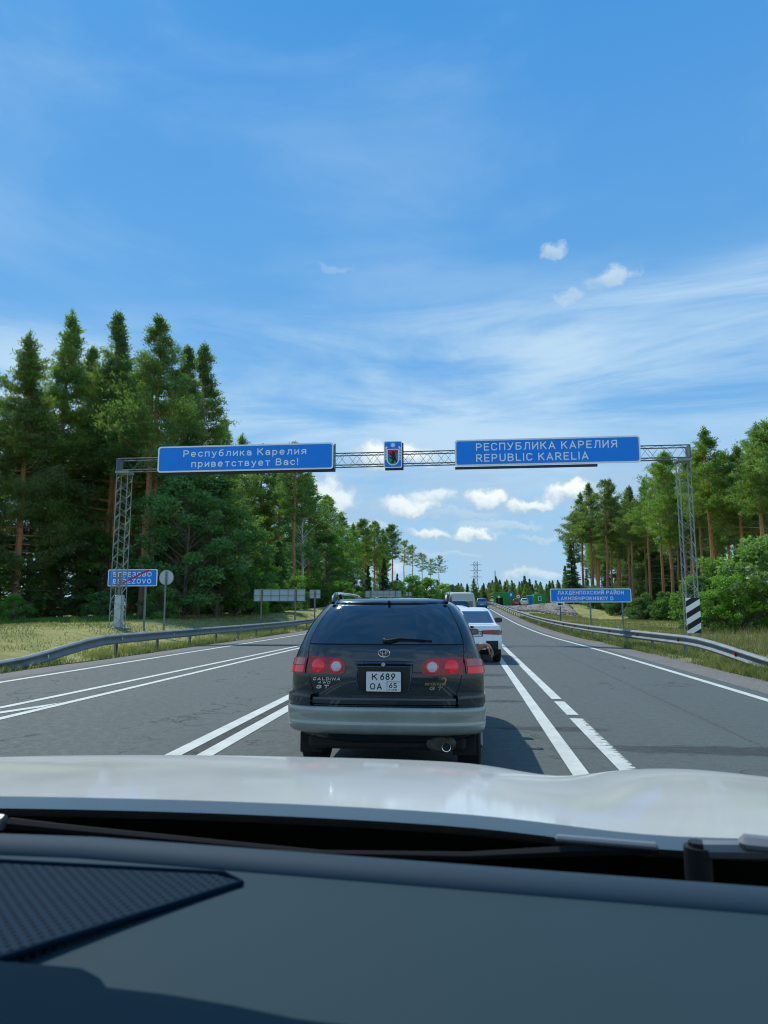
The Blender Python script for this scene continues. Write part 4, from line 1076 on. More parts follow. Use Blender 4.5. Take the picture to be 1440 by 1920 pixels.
    # roof rails
    for sg in (-1, 1):
        m = MB(); pts = [(sg * .515, .52, 1.470), (sg * .520, .56, 1.520), (sg * .520, .66, 1.553), (sg * .520, .82, 1.560), (sg * .525, 1.4, 1.568), (sg * .525, 2.0, 1.562), (sg * .525, 2.25, 1.54), (sg * .52, 2.40, 1.47)]
        m.tube(pts, [.020, .019, .016, .014, .014, .014, .016, .02], n=8); m.tube([(sg * .52, .98, 1.50), (sg * .52, .90, 1.555)], .016, n=6); m.build('roof_rail', M['dark_paint'], root, smooth=True)
    return root
dark_wagon()

# ---- generic cars of the queue and the checkpoint
def simple_car(name, label, cat, loc, prof, paint, glass='tint_glass', rz=0, win=(1.0, 1.35, .6, .45), lamp=(.62, .80, .66, .86), group=None, n=3.4, wheels=(.75, 3.35, .31), bumper=None, plate=None, body_w=.85, lamp_mat='red_lens', sidez=None, mir=True):
    root = empty(name, loc, rz, label, cat, group)
    s = Shape(prof, n=n, D=.26, Df=.6); s.body(M[paint], root)
    z0, z1, w0, w1 = win; hw = lambda z: w0 + (w1 - w0) * (z - z0) / (z1 - z0)
    s.patch('rear_window', M[glass], root, lambda z: -hw(z), hw, z0, z1, off=.005, nu=18, nv=8)
    for sg in (-1, 1):
        s.patch('tail_lamp', M[lamp_mat], root, sg * lamp[0], sg * min(lamp[1], s.at((lamp[2] + lamp[3]) / 2)[2] * .985), lambda u: lamp[2] + .02 * (1 - u), lambda u: lamp[3] - .015 * (1 - u), off=.009, nu=8, nv=4)
        for y in wheels[:2]: wheel(root, sg * (body_w - .12), y, wheels[2], .20)
    for y in wheels[:2]: arches(s, root, y, wheels[2])
    if bumper:
        s.patch('bumper', M[bumper[0]], root, -body_w * .93, body_w * .93, bumper[1], bumper[2], off=.03, nu=20, nv=4)
    if plate:
        p = s.xz(0, plate, 0); m = MB(); m.box((0, p[1] - .03, plate), (.52, .02, .115)); m.build('licence_plate', M['plate_white'], root)
    sz = sidez or (z0 + .02, z1 - .03); side_glass(s, root, .5, 3.1, sz[0], sz[1], glass, 2)
    if mir:
        for sg in (-1, 1): mirror(root, sg * (body_w - .07), wheels[1] - .45, z0 + .02, M['black'])
    m = MB(); m.box((0, 2.0, .27), (body_w * 1.6, 3.2, .12)); m.build('underside', M['underside'], root)
    return root, s
# white saloon just in front
PS = [(.20, .22, 4.1, .70), (.28, .08, 4.2, .79), (.36, .02, 4.28, .835), (.50, .0, 4.32, .85), (.60, .01, 4.32, .856), (.70, .05, 4.3, .858), (.80, .07, 4.25, .852), (.88, .08, 4.1, .838), (.94, .085, 3.95, .815), (.975, .11, 3.6, .79), (.99, .17, 3.35, .765),
      (1.0, .30, 3.3, .745), (1.01, .55, 3.25, .735), (1.05, .70, 3.15, .72), (1.12, .84, 3.0, .695), (1.20, 1.00, 2.85, .665), (1.28, 1.17, 2.7, .63), (1.35, 1.33, 2.6, .59), (1.40, 1.47, 2.5, .55), (1.43, 1.60, 2.4, .50), (1.45, 1.78, 2.3, .40), (1.458, 2.0, 2.2, .2)]
wc, sS = simple_car('saloon_car', 'white saloon car with a black mirror ahead of the dark estate car', 'car', (.115, 19.0, float(ev(19))), PS, 'white_paint', 'navy_glass', win=(1.035, 1.345, .665, .535), lamp=(.335, .85, .735, .868),
                    group='cars queueing ahead', wheels=(.80, 3.4, .31), bumper=None, plate=None, sidez=(1.04, 1.35))
p = sS.xz(.18, .76, 0)
m = MB(); m.box((.055, p[1] - .012, .765), (.58, .02, .145), bev=.008); pf = m.build('plate_holder', M['trim'], wc)
m = MB(); m.box((.055, p[1] - .026, .762), (.52, .008, .112), bev=.003); pw = m.build('licence_plate', M['plate_white'], wc)
text('РН', .05, .15, .735, .055, p[1] - .0305, M['sign_black'], pw, bold=.02, depth=.001); text('178', .185, .30, .738, .060, p[1] - .0305, M['sign_black'], pw, bold=.02, depth=.001)
m = MB(); q = sS.xz(.05, .905, 0); m.tube([(.055 + .062 * math.cos(R(k * 20)), q[1] - .012, .935 + .024 * math.sin(R(k * 20))) for k in range(19)], .008, n=5, cap=False); m.slab([(.055 + .055 * math.cos(R(k * 20)), .935 + .018 * math.sin(R(k * 20))) for k in range(18)], q[1] - .012, q[1] + .004); m.build('emblem', M['trim'], wc)
for sg in (-1, 1):
    sS.patch('lamp_cluster', M['smoke_lens'], wc, sg * .66, sg * .845, lambda u: .745, lambda u: .860 - .02 * u, off=.014, nu=8, nv=5)
    m = MB(); n_ = 20      # deep corner pocket of the bumper: dark plastic hollow with a rim
    def pk(u, v):
        z = .30 + .285 * v; xo = .43 + .0 * v; xi = .74; k = min(1, 2.6 * math.sqrt(max(0, (1 - v) * v + .04)))
        x = xo + (xi - xo) * u; return sS.xz(sg * x, z, .012)
    m.grid(pk, 8, 8); m.build('bumper_pocket', M['trim'], wc, smooth=True)
sS.patch('lower_bumper', M['trim'], wc, -.80, .80, .215, .36, off=.022, nu=20, nv=4)
m = MB(); m.tube([(0, 1.95, 1.45), (.0, 1.80, 1.62)], [.008, .003], n=6); m.box((0, 1.96, 1.462), (.05, .10, .03), bev=.01); m.build('roof_antenna', M['trim'], wc)
# hatchback, dark off-roader, pale van
PH = [(.22, .2, 3.6, .70), (.32, .05, 3.75, .80), (.5, .0, 3.85, .83), (.7, .02, 3.85, .84), (.9, .04, 3.7, .83), (1.0, .06, 3.2, .81), (1.08, .09, 3.0, .78), (1.2, .16, 2.8, .73), (1.35, .27, 2.5, .66), (1.44, .36, 2.3, .60), (1.50, .46, 2.2, .52), (1.53, .6, 2.0, .42), (1.545, .9, 1.8, .2)]
simple_car('hatchback_car', 'white hatchback car between the white saloon and the dark off roader', 'car', (-.47, 27.5, float(ev(27.5))), PH, 'white_paint', win=(1.10, 1.43, .64, .56), lamp=(.60, .80, .80, 1.02), group='cars queueing ahead', body_w=.83, plate=.72)
PO = [(.35, .2, 4.2, .80), (.45, .02, 4.4, .88), (.6, .0, 4.5, .90), (.9, .04, 4.5, .91), (1.10, .06, 4.3, .90), (1.18, .08, 3.6, .88), (1.25, .11, 3.4, .86), (1.45, .17, 3.2, .80), (1.68, .25, 2.9, .72), (1.77, .32, 2.7, .67), (1.82, .45, 2.6, .58), (1.84, .7, 2.3, .3)]
rp('black_paint', (.010, .012, .014), rough=.3, coat=1)
rp('cream_paint', (.52, .52, .44), rough=.45, coat=.5)
rp('blue_paint', (.01, .20, .42), rough=.35, coat=1, metal=.2)
rp('red_paint', (.30, .01, .03), rough=.35, coat=1)
simple_car('off_road_car', 'tall black off road car behind the white hatchback', 'car', (-.47, 35.5, float(ev(35.5))), PO, 'black_paint', win=(1.28, 1.70, .76, .68), lamp=(.76, .88, .9, 1.2), group='cars queueing ahead', wheels=(.85, 3.6, .38), body_w=.92, plate=.85)
PV = [(.30, .1, 4.6, .85), (.42, .0, 4.8, .93), (.8, .0, 4.9, .97), (1.2, .01, 4.8, .98), (1.5, .02, 4.3, .97), (1.8, .04, 4.0, .94), (2.1, .07, 3.8, .90), (2.28, .11, 3.6, .85), (2.38, .2, 3.4, .78), (2.42, .5, 3.2, .6), (2.44, .9, 2.6, .3)]
rp('cream_paint', (.52, .52, .44), rough=.45, coat=.5)
simple_car('van', 'pale cream van rising above the black off road car', 'van', (-.25, 45.5, float(ev(45.5))), PV, 'cream_paint', win=(1.25, 1.85, .80, .76), lamp=(.84, .94, .9, 1.25), group='cars queueing ahead', wheels=(.85, 3.9, .34), body_w=.96, plate=.6, sidez=(1.3, 1.85))
simple_car('hatchback_car', 'small bright blue car far ahead near the right edge of the road', 'car', (2.55, 107, float(ev(107.5))), PH, 'blue_paint', win=(1.10, 1.43, .64, .56), lamp=(.55, .80, .85, 1.10), group='cars queueing ahead', body_w=.83, plate=.6, lamp_mat='lamp_red')

# ---- driver of the dark estate, bare forearm resting on the right window sill
M['skin'] = principled('skin', (.48, .26, .18), .55, vary=.12, vscale=20); M['shirt'] = principled('dark_shirt', (.03, .035, .05), .9)
def skin_body(name, verts, edges, radii, mat, parent, root_i=0, sub=2):
    me = bpy.data.meshes.new(name); me.from_pydata(verts, edges, []); o = bpy.data.objects.new(name, me); COL.objects.link(o)
    md = o.modifiers.new('s', 'SKIN')
    for i, r_ in enumerate(radii):
        sv = me.skin_vertices[0].data[i]; sv.radius = (r_, r_); sv.use_root = (i == root_i)
    sb = o.modifiers.new('u', 'SUBSURF'); sb.levels = sub; sb.render_levels = sub
    dg = bpy.context.evaluated_depsgraph_get(); nm = bpy.data.meshes.new_from_object(o.evaluated_get(dg))
    bpy.data.objects.remove(o); nm.materials.clear(); nm.materials.append(mat); nm.polygons.foreach_set('use_smooth', [True] * len(nm.polygons))
    q = bpy.data.objects.new(name, nm); return link(q, parent)
# world coordinates minus the root
pr = empty('person', (-.30, 8.25, .425), 0, 'driver of the dark estate car letting a bare forearm hang out of the right window', 'person')
V = [(0, 0, .12), (0, .0, .30), (0, .0, .46), (0, .0, .58), (0, .01, .66), (0, .02, .76), (0, .02, .85),          # pelvis .. head top
     (.17, 0, .50), (.34, .02, .44), (.435, .00, .560), (.515, -.01, .585), (.565, -.02, .572), (.590, -.02, .545),                               # right shoulder, elbow on sill, wrist, knuckles
     (-.17, 0, .50), (-.24, .12, .28), (-.20, .36, .32)]
# pelvis seated, thighs forward
V += [(.10, .10, .08), (.13, .45, .12), (-.10, .10, .08), (-.13, .45, .12)]
E = [(0, 1), (1, 2), (2, 3), (3, 4), (4, 5), (5, 6), (2, 7), (7, 8), (8, 9), (9, 10), (10, 11), (11, 12), (2, 13), (13, 14), (14, 15), (0, 16), (16, 17), (0, 18), (18, 19)]
RD = [.15, .14, .15, .07, .06, .10, .07, .075, .055, .047, .034, .028, .020, .075, .05, .035, .09, .07, .09, .07]
pb = skin_body('body', V, E, RD, M['skin'], pr)
for k, (dy, ln, bend) in enumerate(((-.040, .85, 0), (-.015, 1.0, .01), (.010, .95, .0), (.034, .78, -.005))):
    p0 = Vector((.578, -.02 + dy, .560)); 
    pts = [p0, p0 + Vector((.022, 0, -.024)) * ln, p0 + Vector((.030, 0, -.056)) * ln, p0 + Vector((.020 + bend, 0, -.088)) * ln, p0 + Vector((.006 + bend, 0, -.112)) * ln]
    skin_body('finger', [tuple(q) for q in pts], [(i, i + 1) for i in range(4)], [.011, .0095, .0088, .008, .0065], M['skin'], pr, sub=1)
th = [(.548, -.06, .565), (.562, -.085, .540), (.570, -.090, .512), (.566, -.085, .488)]
skin_body('thumb', th, [(0, 1), (1, 2), (2, 3)], [.014, .012, .010, .0075], M['skin'], pr, sub=1)
m = MB(); N = 16; vs = []
for (z, rx, ry) in ((.08, .20, .15), (.25, .18, .14), (.42, .22, .14), (.52, .20, .12), (.58, .08, .08)):
    for k in range(N): t = 2 * math.pi * k / N; vs.append((rx * math.cos(t), ry * math.sin(t), z))
m.add(vs, [(j * N + k, j * N + (k + 1) % N, (j + 1) * N + (k + 1) % N, (j + 1) * N + k) for j in range(4) for k in range(N)]); m.build('shirt', M['shirt'], pr, smooth=True)
m = MB(); vs = []
for (z, q) in ((.78, .095), (.82, .100), (.86, .088), (.89, .055), (.90, .01)):
    for k in range(N): t = 2 * math.pi * k / N; vs.append((q * math.cos(t), .01 + q * 1.1 * math.sin(t), z))
m.add(vs, [(j * N + k, j * N + (k + 1) % N, (j + 1) * N + (k + 1) % N, (j + 1) * N + k) for j in range(4) for k in range(N)]); m.build('hair', M['trim'], pr, smooth=True)

# ------------------------------------------------------------------ the car the photograph is taken from
def own_car():
    CX = -.30
    root = empty('car', (CX, 0, 0), 0, 'white car in the foreground seen over its dark dashboard, wipers and long hood', 'car')
    hood_m = principled('pearl_white_paint', (.66, .67, .62), .42, coat=.75, vary=.05, vscale=5, coatr=.07)
    dash_m = principled('dashboard_plastic', (.024, .052, .064), .75, spec=.15, vary=.04, vscale=6, bump=.03, bscale=700)
    roll_m = principled('dashboard_roll', (.028, .056, .078), .7, spec=.15, bump=.03, bscale=700)
    dark_m = principled('dash_body_and_shade', (.003, .016, .030), .8, spec=.03, bump=.03, bscale=700)  # dark dashboard parts, and the colour standing in for shade on its top
    def hz_(x, t):   # x from car centre, t 0 cowl .. 1 nose
        ridge = .026 * float(sstep(.50, .78, x)) - .018 * math.exp(-((abs(x) - .47) / .11) ** 2) * (1 if x > 0 else 0)
        ridge -= .013 * t
        h = 1.208 - .095 * t - .055 * t ** 3 - .020 * (x / .8) ** 2 * (1 if x > 0 else .45) + ridge * (.35 + .65 * t)
        drop = max(0, (t - .93) / .07); h -= .22 * drop ** 2
        side = max(0, (abs(x) - .93) / .09); h -= .16 * side ** 2
        return h
    m = MB()
    def hf(u, v):
        x = (2 * u - 1) * 1.02; t = 1.0 * v; yc = .800 - .10 * (x / 1.02) ** 2; yn = 1.80 - .12 * abs(x) ** 3
        return (x, yc + (yn - yc) * t, hz_(x, t))
    m.grid(hf, 60, 36)
    vs = []      # turned edge along the cowl
    for k in range(61): p = hf(k / 60, 0); vs += [p, (p[0], p[1] - .004, p[2] - .012), (p[0], p[1] + .03, p[2] - .03)]
    m.add(vs, [(3 * k + i, 3 * k + i + 1, 3 * k + i + 4, 3 * k + i + 3) for k in range(60) for i in (0, 1)])
    m.build('hood', hood_m, root, smooth=50)
    m = MB(); m.box((0, 1.25, .72), (1.9, 1.0, .5)); m.build('engine_bay', M['trim'], root)
    # cowl tray below the hood edge
    m = MB(); m.grid(lambda u, v: ((2 * u - 1) * .95, .60 + .24 * v - .10 * (2 * u - 1) ** 2, 1.150 - .012 * v + .012 * math.sin(v * 12)), 30, 12)
    m.build('cowl_tray', M['gap'], root, smooth=True)
    # windscreen
    gm = bpy.data.materials.new('windscreen_glass'); gm.use_nodes = True; g = NT(gm.node_tree); g.n.clear()
    tr = g.new('ShaderNodeBsdfTransparent', {0: (.955, .985, .975, 1)}); gl = g.new('ShaderNodeBsdfGlossy', {'Roughness': .0, 'Color': (1, 1, 1, 1)})
    fr = g.new('ShaderNodeFresnel', {'IOR': 1.35}); mx = g.new('ShaderNodeMixShader', {0: g.m('MULTIPLY', fr.outputs[0], .6), 1: tr.outputs[0], 2: gl.outputs[0]})
    ou = g.new('ShaderNodeOutputMaterial'); g.l.new(mx.outputs[0], ou.inputs[0])
    if USE_GLASS:
        m = MB(); m.grid(lambda u, v: ((2 * u - 1) * (.80 - .12 * v), .690 - .10 * (2 * u - 1) ** 2 - .86 * v, 1.165 + .46 * v), 16, 8); m.build('windscreen', gm, root, smooth=True)
    # black ceramic band along the foot of the glass
    m = MB(); m.grid(lambda u, v: ((2 * u - 1) * .80, .690 - .10 * (2 * u - 1) ** 2 - .03 * v - .002, 1.155 + .020 * v), 24, 2); m.build('glass_band', M['gap'], root, smooth=True)
    # dashboard: front roll and top pad
    m = MB()
    def roll(u, v):
        x = (2 * u - 1) * .86; yb = .588 - .10 * max(0, x) - .06 * min(0, x) ** 2; a = R(-50 + 220 * v)
        return (x, yb - .020 + .020 * math.cos(a), 1.224 + .014 * math.sin(a))
    m.grid(roll, 40, 14); m.build('dashboard_roll', roll_m, root, smooth=True)
    m = MB()
    def pad(u, v):
        x = (2 * u - 1) * .86; yb = .588 - .10 * max(0, x) - .06 * min(0, x) ** 2 - .026; return (x, yb - .46 * v, 1.229  - .05 * v ** 2)
    m.grid(pad, 30, 20); m.build('dashboard_top', dash_m, root, smooth=True)
    m = MB(); m.box((0, -.05, .95), (1.7, .55, .3)); m.build('dashboard_body', dark_m, root)
    # perforated speaker grille, left
    gr = bpy.data.materials.new('perforated_grille'); gr.use_nodes = True; g = NT(gr.node_tree); b = g.n['Principled BSDF']
    co = g.new('ShaderNodeTexCoord').outputs['Object']; mp = g.mapping(co, scale=(170, 170, 170), rot=(0, 0, R(45)))
    fr_ = g.new('ShaderNodeVectorMath', {0: mp}, operation='FRACTION').outputs[0]
    sb = g.new('ShaderNodeVectorMath', {0: fr_, 1: (.5, .5, .5)}, operation='SUBTRACT').outputs[0]; sp = g.new('ShaderNodeSeparateXYZ'); g.set(sp, 0, sb)
    d = g.m('SQRT', g.m('ADD', g.m('MULTIPLY', sp.outputs[0], sp.outputs[0]), g.m('MULTIPLY', sp.outputs[1], sp.outputs[1])))
    g.set(b, 'Base Color', g.mix(g.ramp(d, .22, .32), (.002, .005, .010), (.012, .030, .050))); b.inputs['Roughness'].default_value = .8; b.inputs['Specular IOR Level'].default_value = .05
    m = MB(); P4 = [(-.52, .500), (.135, .487), (.155, .478), (-.105, .325), (-.52, .14)]
    P4 = [(-.62, .540), (.12, .522), (.14, .512), (.04, .390), (-.18, .12), (-.62, .12)]
    n = len(P4); zt = 1.2315; m.add([(x, y, zt + .0) for x, y in P4] + [(x, y, zt - .01) for x, y in P4], [tuple(range(n - 1, -1, -1))] + [(i, (i + 1) % n, n + (i + 1) % n, n + i) for i in range(n)]); m.build('speaker_grille', gr, root)
    m = MB(); m.tube([(-.30, .536, zt), (.125, .524, zt), (.143, .512, zt - .001), (.04, .388, zt - .002), (-.18, .118, zt - .002)], .0022, n=6); m.build('grille_trim', dark_m, root, smooth=True)
    # shade on the dashboard nearest the camera, shaped as a dark raised sheet
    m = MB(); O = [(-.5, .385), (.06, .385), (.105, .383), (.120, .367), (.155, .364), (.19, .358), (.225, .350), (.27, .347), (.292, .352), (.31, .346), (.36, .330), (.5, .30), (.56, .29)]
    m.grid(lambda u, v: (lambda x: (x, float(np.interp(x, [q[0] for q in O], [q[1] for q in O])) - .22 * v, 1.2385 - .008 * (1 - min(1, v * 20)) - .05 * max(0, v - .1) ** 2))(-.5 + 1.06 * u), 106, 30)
    m.build('shade_sheet', dark_m, root, smooth=True)
    lin = principled('headlining', (.30, .30, .29), .9)
    m = MB(); m.grid(lambda u, v: ((2 * u - 1) * .66, -.20 - 1.9 * v, 1.640 + .03 * math.sin(v * 3.1) - .03 * (2 * u - 1) ** 4), 12, 12); m.build('headliner', lin, root, smooth=True)
    m = MB(); m.grid(lambda u, v: ((2 * u - 1) * .70, -.18 - 1.95 * v, 1.672 + .03 * math.sin(v * 3.1) - .03 * (2 * u - 1) ** 4), 12, 12); m.build('roof', hood_m, root, smooth=True)
    for sg in (-1, 1):
        m = MB(); m.tube([(sg * .86, .60, 1.16), (sg * .78, .22, 1.40), (sg * .68, -.18, 1.65), (sg * .66, -1.2, 1.68), (sg * .66, -2.1, 1.66)], .026, n=8); m.build('windscreen_pillar', lin, root, smooth=True)
        m = MB(); m.box((sg * .90, -.30, .80), (.08, 1.7, .70), bev=.02); m.build('door', hood_m, root)
    # wipers
    wm = principled('wiper_grey', (.20, .21, .215), .4, .3)
    m = MB(); m.tube([(.62, .668, 1.214), (.56, .685, 1.212), (.51, .700, 1.206)], [.008, .008, .008], n=8); m.box((.585, .678, 1.216), (.10, .020, .013), rz=R(-14), bev=.005); a1 = m.build('wiper_arm', wm, root, smooth=40)
    m = MB(); m.cyl((.505, .702, 1.180), (.505, .702, 1.208), .012, n=14); m.cyl((.505, .702, 1.208), (.505, .702, 1.212), .008, n=10); m.build('wiper_pivot', M['trim'], a1, smooth=30)
    m = MB(); m.tube([(.47, .702, 1.204), (.40, .706, 1.199), (.30, .715, 1.188), (.15, .725, 1.182), (-.02, .728, 1.176)], [.005, .005, .004, .003, .003], n=6); m.build('wiper_blade', M['gap'], root)
    m = MB(); m.box((.425, .704, 1.208), (.09, .010, .006), rz=R(-9), bev=.002); m.build('wiper_clip', wm, root)
    m = MB(); m.tube([(-.185, .735, 1.197), (-.26, .73, 1.200), (-.34, .72, 1.200)], [.008, .011, .012], n=8); m.build('wiper_arm', wm, root, smooth=True)
    m = MB(); m.tube([(-.18, .737, 1.196), (-.12, .738, 1.192), (.05, .735, 1.184), (.2, .73, 1.178)], [.006, .005, .004, .003], n=6); m.build('wiper_blade', M['gap'], root)
own_car()
# ------------------------------------------------------------------ far checkpoint
rp('green_wall', (.008, .36, .085), rough=.5, vary=.08, vscale=1); rp('green_light', (.10, .50, .18), rough=.5); rp('wc_blue', (.01, .22, .70), rough=.5); rp('opening', (.006, .012, .010), rough=.8)
rp('concrete', (.42, .40, .37), rough=.85, vary=.2, vscale=2); rp('wood_pole', (.20, .15, .11), rough=.9, vary=.3, vscale=3); rp('window_pale', (.10, .13, .15), rough=.2)
def corr(m, x0, x1, z0, z1, y, step=.25, d=.03, ax='x'):
    """vertical ribs of corrugated sheet standing proud of a wall"""
    x = x0 + step / 2
    while x < x1: m.box((x, y, (z0 + z1) / 2), (step * .5, d, z1 - z0)); x += step
def cabin(name, label, cat, x, y, w, d, h, wall, group=None, rz=0, win=None, door=None):
    z = gh(x, y); r = empty(name, (x, y, z), rz, label, cat, group)
    m = MB(); m.box((0, 0, h / 2), (w, d, h)); m.build('wall', M[wall], r)
    m = MB(); corr(m, -w / 2, w / 2, .05, h - .05, -d / 2 - .02); o = m.build('wall_ribs', M[wall], r); o['kind'] = 'stuff'
    m = MB(); m.box((0, 0, h + .04), (w + .1, d + .1, .08)); m.build('roof', M['green_light' if wall != 'wc_blue' else 'sign_white'], r)
    if win:
        xx, zz, ww, hh = win; m = MB(); m.box((xx, -d / 2 - .05, zz), (ww + .24, .04, hh + .24)); f = m.build('window_frame', M['sign_white'], r)
        m = MB(); m.box((xx, -d / 2 - .08, zz), (ww, .03, hh)); m.build('pane', M['window_pale'], f)
    if door:
        xx, ww, hh = door; m = MB(); m.box((xx, -d / 2 - .05, hh / 2), (ww, .05, hh)); m.build('door', M['opening'], r)
    return r
cabin('site_cabin', 'green metal cabin with one small white framed window', 'cabin', 16.7, 165, 2.5, 5.5, 2.45, 'green_wall', 'green buildings at the checkpoint', win=(-.05, 1.55, .45, .75))
cabin('portable_toilet', 'bright blue portable toilet beside the green cabin', 'toilet', 14.6, 164, 1.15, 1.15, 2.2, 'wc_blue')
cabin('checkpoint_building', 'low green checkpoint building with a dark open gateway', 'building', 8.2, 165, 3.9, 9, 2.75, 'green_wall', 'green buildings at the checkpoint', door=(-.6, 1.7, 1.75))
cabin('site_cabin', 'plain dark green cabin behind the parked cars', 'cabin', 12.4, 170, 4.4, 4, 1.9, 'green_wall', 'green buildings at the checkpoint')
simple_car('parked_car', 'dark red car parked on the bank before the green cabins', 'car', (11.2, 158, gh(11.2, 158)), PH, 'red_paint', win=(1.10, 1.43, .64, .56), body_w=.83, group='cars parked at the checkpoint', plate=.6)
simple_car('parked_car', 'white car parked beside the dark red one on the bank', 'car', (12.9, 157, gh(12.9, 157)), PH, 'white_paint', win=(1.10, 1.43, .64, .56), body_w=.83, group='cars parked at the checkpoint', plate=.6)
def small_sign(kind, label, x, y, zc, s):
    z = gh(x, y); r = empty('road_sign', (x, y, z), 0, label, 'road sign', 'far signs by the checkpoint'); h = zc - z
    post(r, 0, .06, -.2, h + s * .4, .05)
    if kind == 'round':
        m = MB(); m.cyl((0, 0, h), (0, .03, h), s / 2, n=24); m.build('red_disc', M['sign_red'], r)
        m = MB(); m.cyl((0, -.01, h), (0, 0, h), s / 2 * .72, n=24); m.build('white_disc', M['sign_white'], r)
        m = MB(); m.box((0, -.015, h), (s * .4, .008, s * .10)); m.build('bar', M['sign_black'], r)
    elif kind == 'stop':
        m = MB(); m.cyl((0, 0, h), (0, .03, h), s / 2, n=24); m.build('red_disc', M['sign_red'], r)
        m = MB(); m.box((0, -.01, h), (s * .66, .02, s * .16)); m.build('white_bar', M['sign_white'], r)
        m = MB(); m.box((0, 0, h - s * .95), (s * .9, .03, s * .42)); m.build('lower_plate', M['sign_white'], r)
    elif kind == 'tri':
        m = MB(); m.slab([(-s / 2, h - s * .43), (s / 2, h - s * .43), (0, h + s * .43)], 0, .03); m.build('red_triangle', M['sign_red'], r)
        m = MB(); m.slab([(-s * .36, h - s * .34), (s * .36, h - s * .34), (0, h + s * .27)], -.01, 0); m.build('white_triangle', M['sign_white'], r)
    else:
        m = MB(); m.box((0, 0, h), (s, .03, s)); m.build('blue_plate', M['sign_blue'], r)
        m = MB(); m.box((0, -.02, h), (s * .35, .01, s * .5)); m.build('white_symbol', M['sign_white'], r)
small_sign('stop', 'round red sign with a white bar and plate, left of the green building', 5.3, 140, 3.75, .75)
small_sign('tri', 'triangular warning sign with a red border before the green building', 6.7, 142, 3.8, .8)
small_sign('blue', 'square blue sign before the green checkpoint building', 9.05, 142, 4.1, .9)
small_sign('round', 'round white sign with a red border before the parked cars', 10.3, 140, 3.7, .95)
for x, y, h_, lab in ((6.75, 158, 7.6, 'tall brown wooden utility pole beside the green building'), (6.1, 175, 5.2, 'shorter green steel pole left of the checkpoint building')):
    m = MB(); z = gh(x, y); m.cyl((x, y, z - .3), (x, y, z + h_), .14, .09, n=10); o = m.build('utility_pole', M['wood_pole'] if h_ > 7 else M['green_wall'], smooth=True); tag(o, lab, 'pole')
r = empty('barrier_blocks', (0, 0, 0), 0, 'row of pale concrete barrier blocks at the far bend of the road', 'barrier')
pr_ = None
for k in range(7):
    y = 128 + k * 2.1; x = float(xr(y)) + .35 
    m = MB()
    if pr_ is None: m.box((0, 0, .35), (.5, 1.9, .7), bev=.05); o = pr_ = m.build('block', M['concrete'], r)
    else: o = link(pr_.copy(), r)
    o.location = (x, y, float(ev(y)) - .02)
# grass-grown spoil heap
m = MB()
def heap(u, v):
    a = 2 * math.pi * u; q = v; rr = 1 - .08 * math.sin(a * 3)
    return (24.5 + 5.2 * q * rr * math.cos(a), 168 + 4.5 * q * rr * math.sin(a), 2.1 + 2.9 * (math.cos(min(q, 1) * math.pi) * .5 + .5) + .06 * math.sin(9 * a + 5 * q))
m.grid(heap, 36, 12); o = m.build('spoil_heap', principled('dry_soil', (.33, .27, .12), .95, vary=.3, vscale=1.2, bump=.6, bscale=5), smooth=True); tag(o, 'rounded heap of dry yellow soil right of the green cabin', 'heap')
# stony embankment
m = MB()
def bank(u, v):
    x0 = 7.3 + 9.4 * u; y = 106 + 23 * v; z = gh(x0 + 2.2, y) * 1.0
    return (x0, y, gh(x0, y) + .06 + .10 * math.sin(x0 * 2.1 + y) * math.sin(y * 1.3) + (.10 if .05 < v < .95 and .04 < u < .96 else -.25))
m.grid(bank, 40, 40); o = m.build('stone_bank', M['sand'], smooth=False); tag(o, kind='structure')
ico = [(0, 0, 1), (.894, 0, .447), (.276, .851, .447), (-.724, .526, .447), (-.724, -.526, .447), (.276, -.851, .447), (.724, .526, -.447), (-.276, .851, -.447), (-.894, 0, -.447), (-.276, -.851, -.447), (.724, -.526, -.447), (0, 0, -1)]
icf = [(0, 1, 2), (0, 2, 3), (0, 3, 4), (0, 4, 5), (0, 5, 1), (1, 6, 2), (2, 7, 3), (3, 8, 4), (4, 9, 5), (5, 10, 1), (6, 7, 2), (7, 8, 3), (8, 9, 4), (9, 10, 5), (10, 6, 1), (11, 7, 6), (11, 8, 7), (11, 9, 8), (11, 10, 9), (11, 6, 10)]
m = MB()
for k in range(1100):
    x = rng.uniform(7.0, 16.6); y = rng.uniform(105, 128) if rng.random() < .9 else rng.uniform(101, 105); s_ = rng.uniform(.08, .26) * (1.5 if rng.random() < .12 else 1)
    a, b_, c_ = rng.uniform(.7, 1.3), rng.uniform(.7, 1.3), rng.uniform(.5, .9); z = gh(x, y) + .08
    m.add([(x + p[0] * s_ * a * rng.uniform(.8, 1.2), y + p[1] * s_ * b_, z + p[2] * s_ * c_) for p in ico], icf)
o = m.build('rubble', M['rubble']); tag(o, 'pale pinkish broken stone lying on the embankment below the green cabins', 'rubble', kind='stuff')

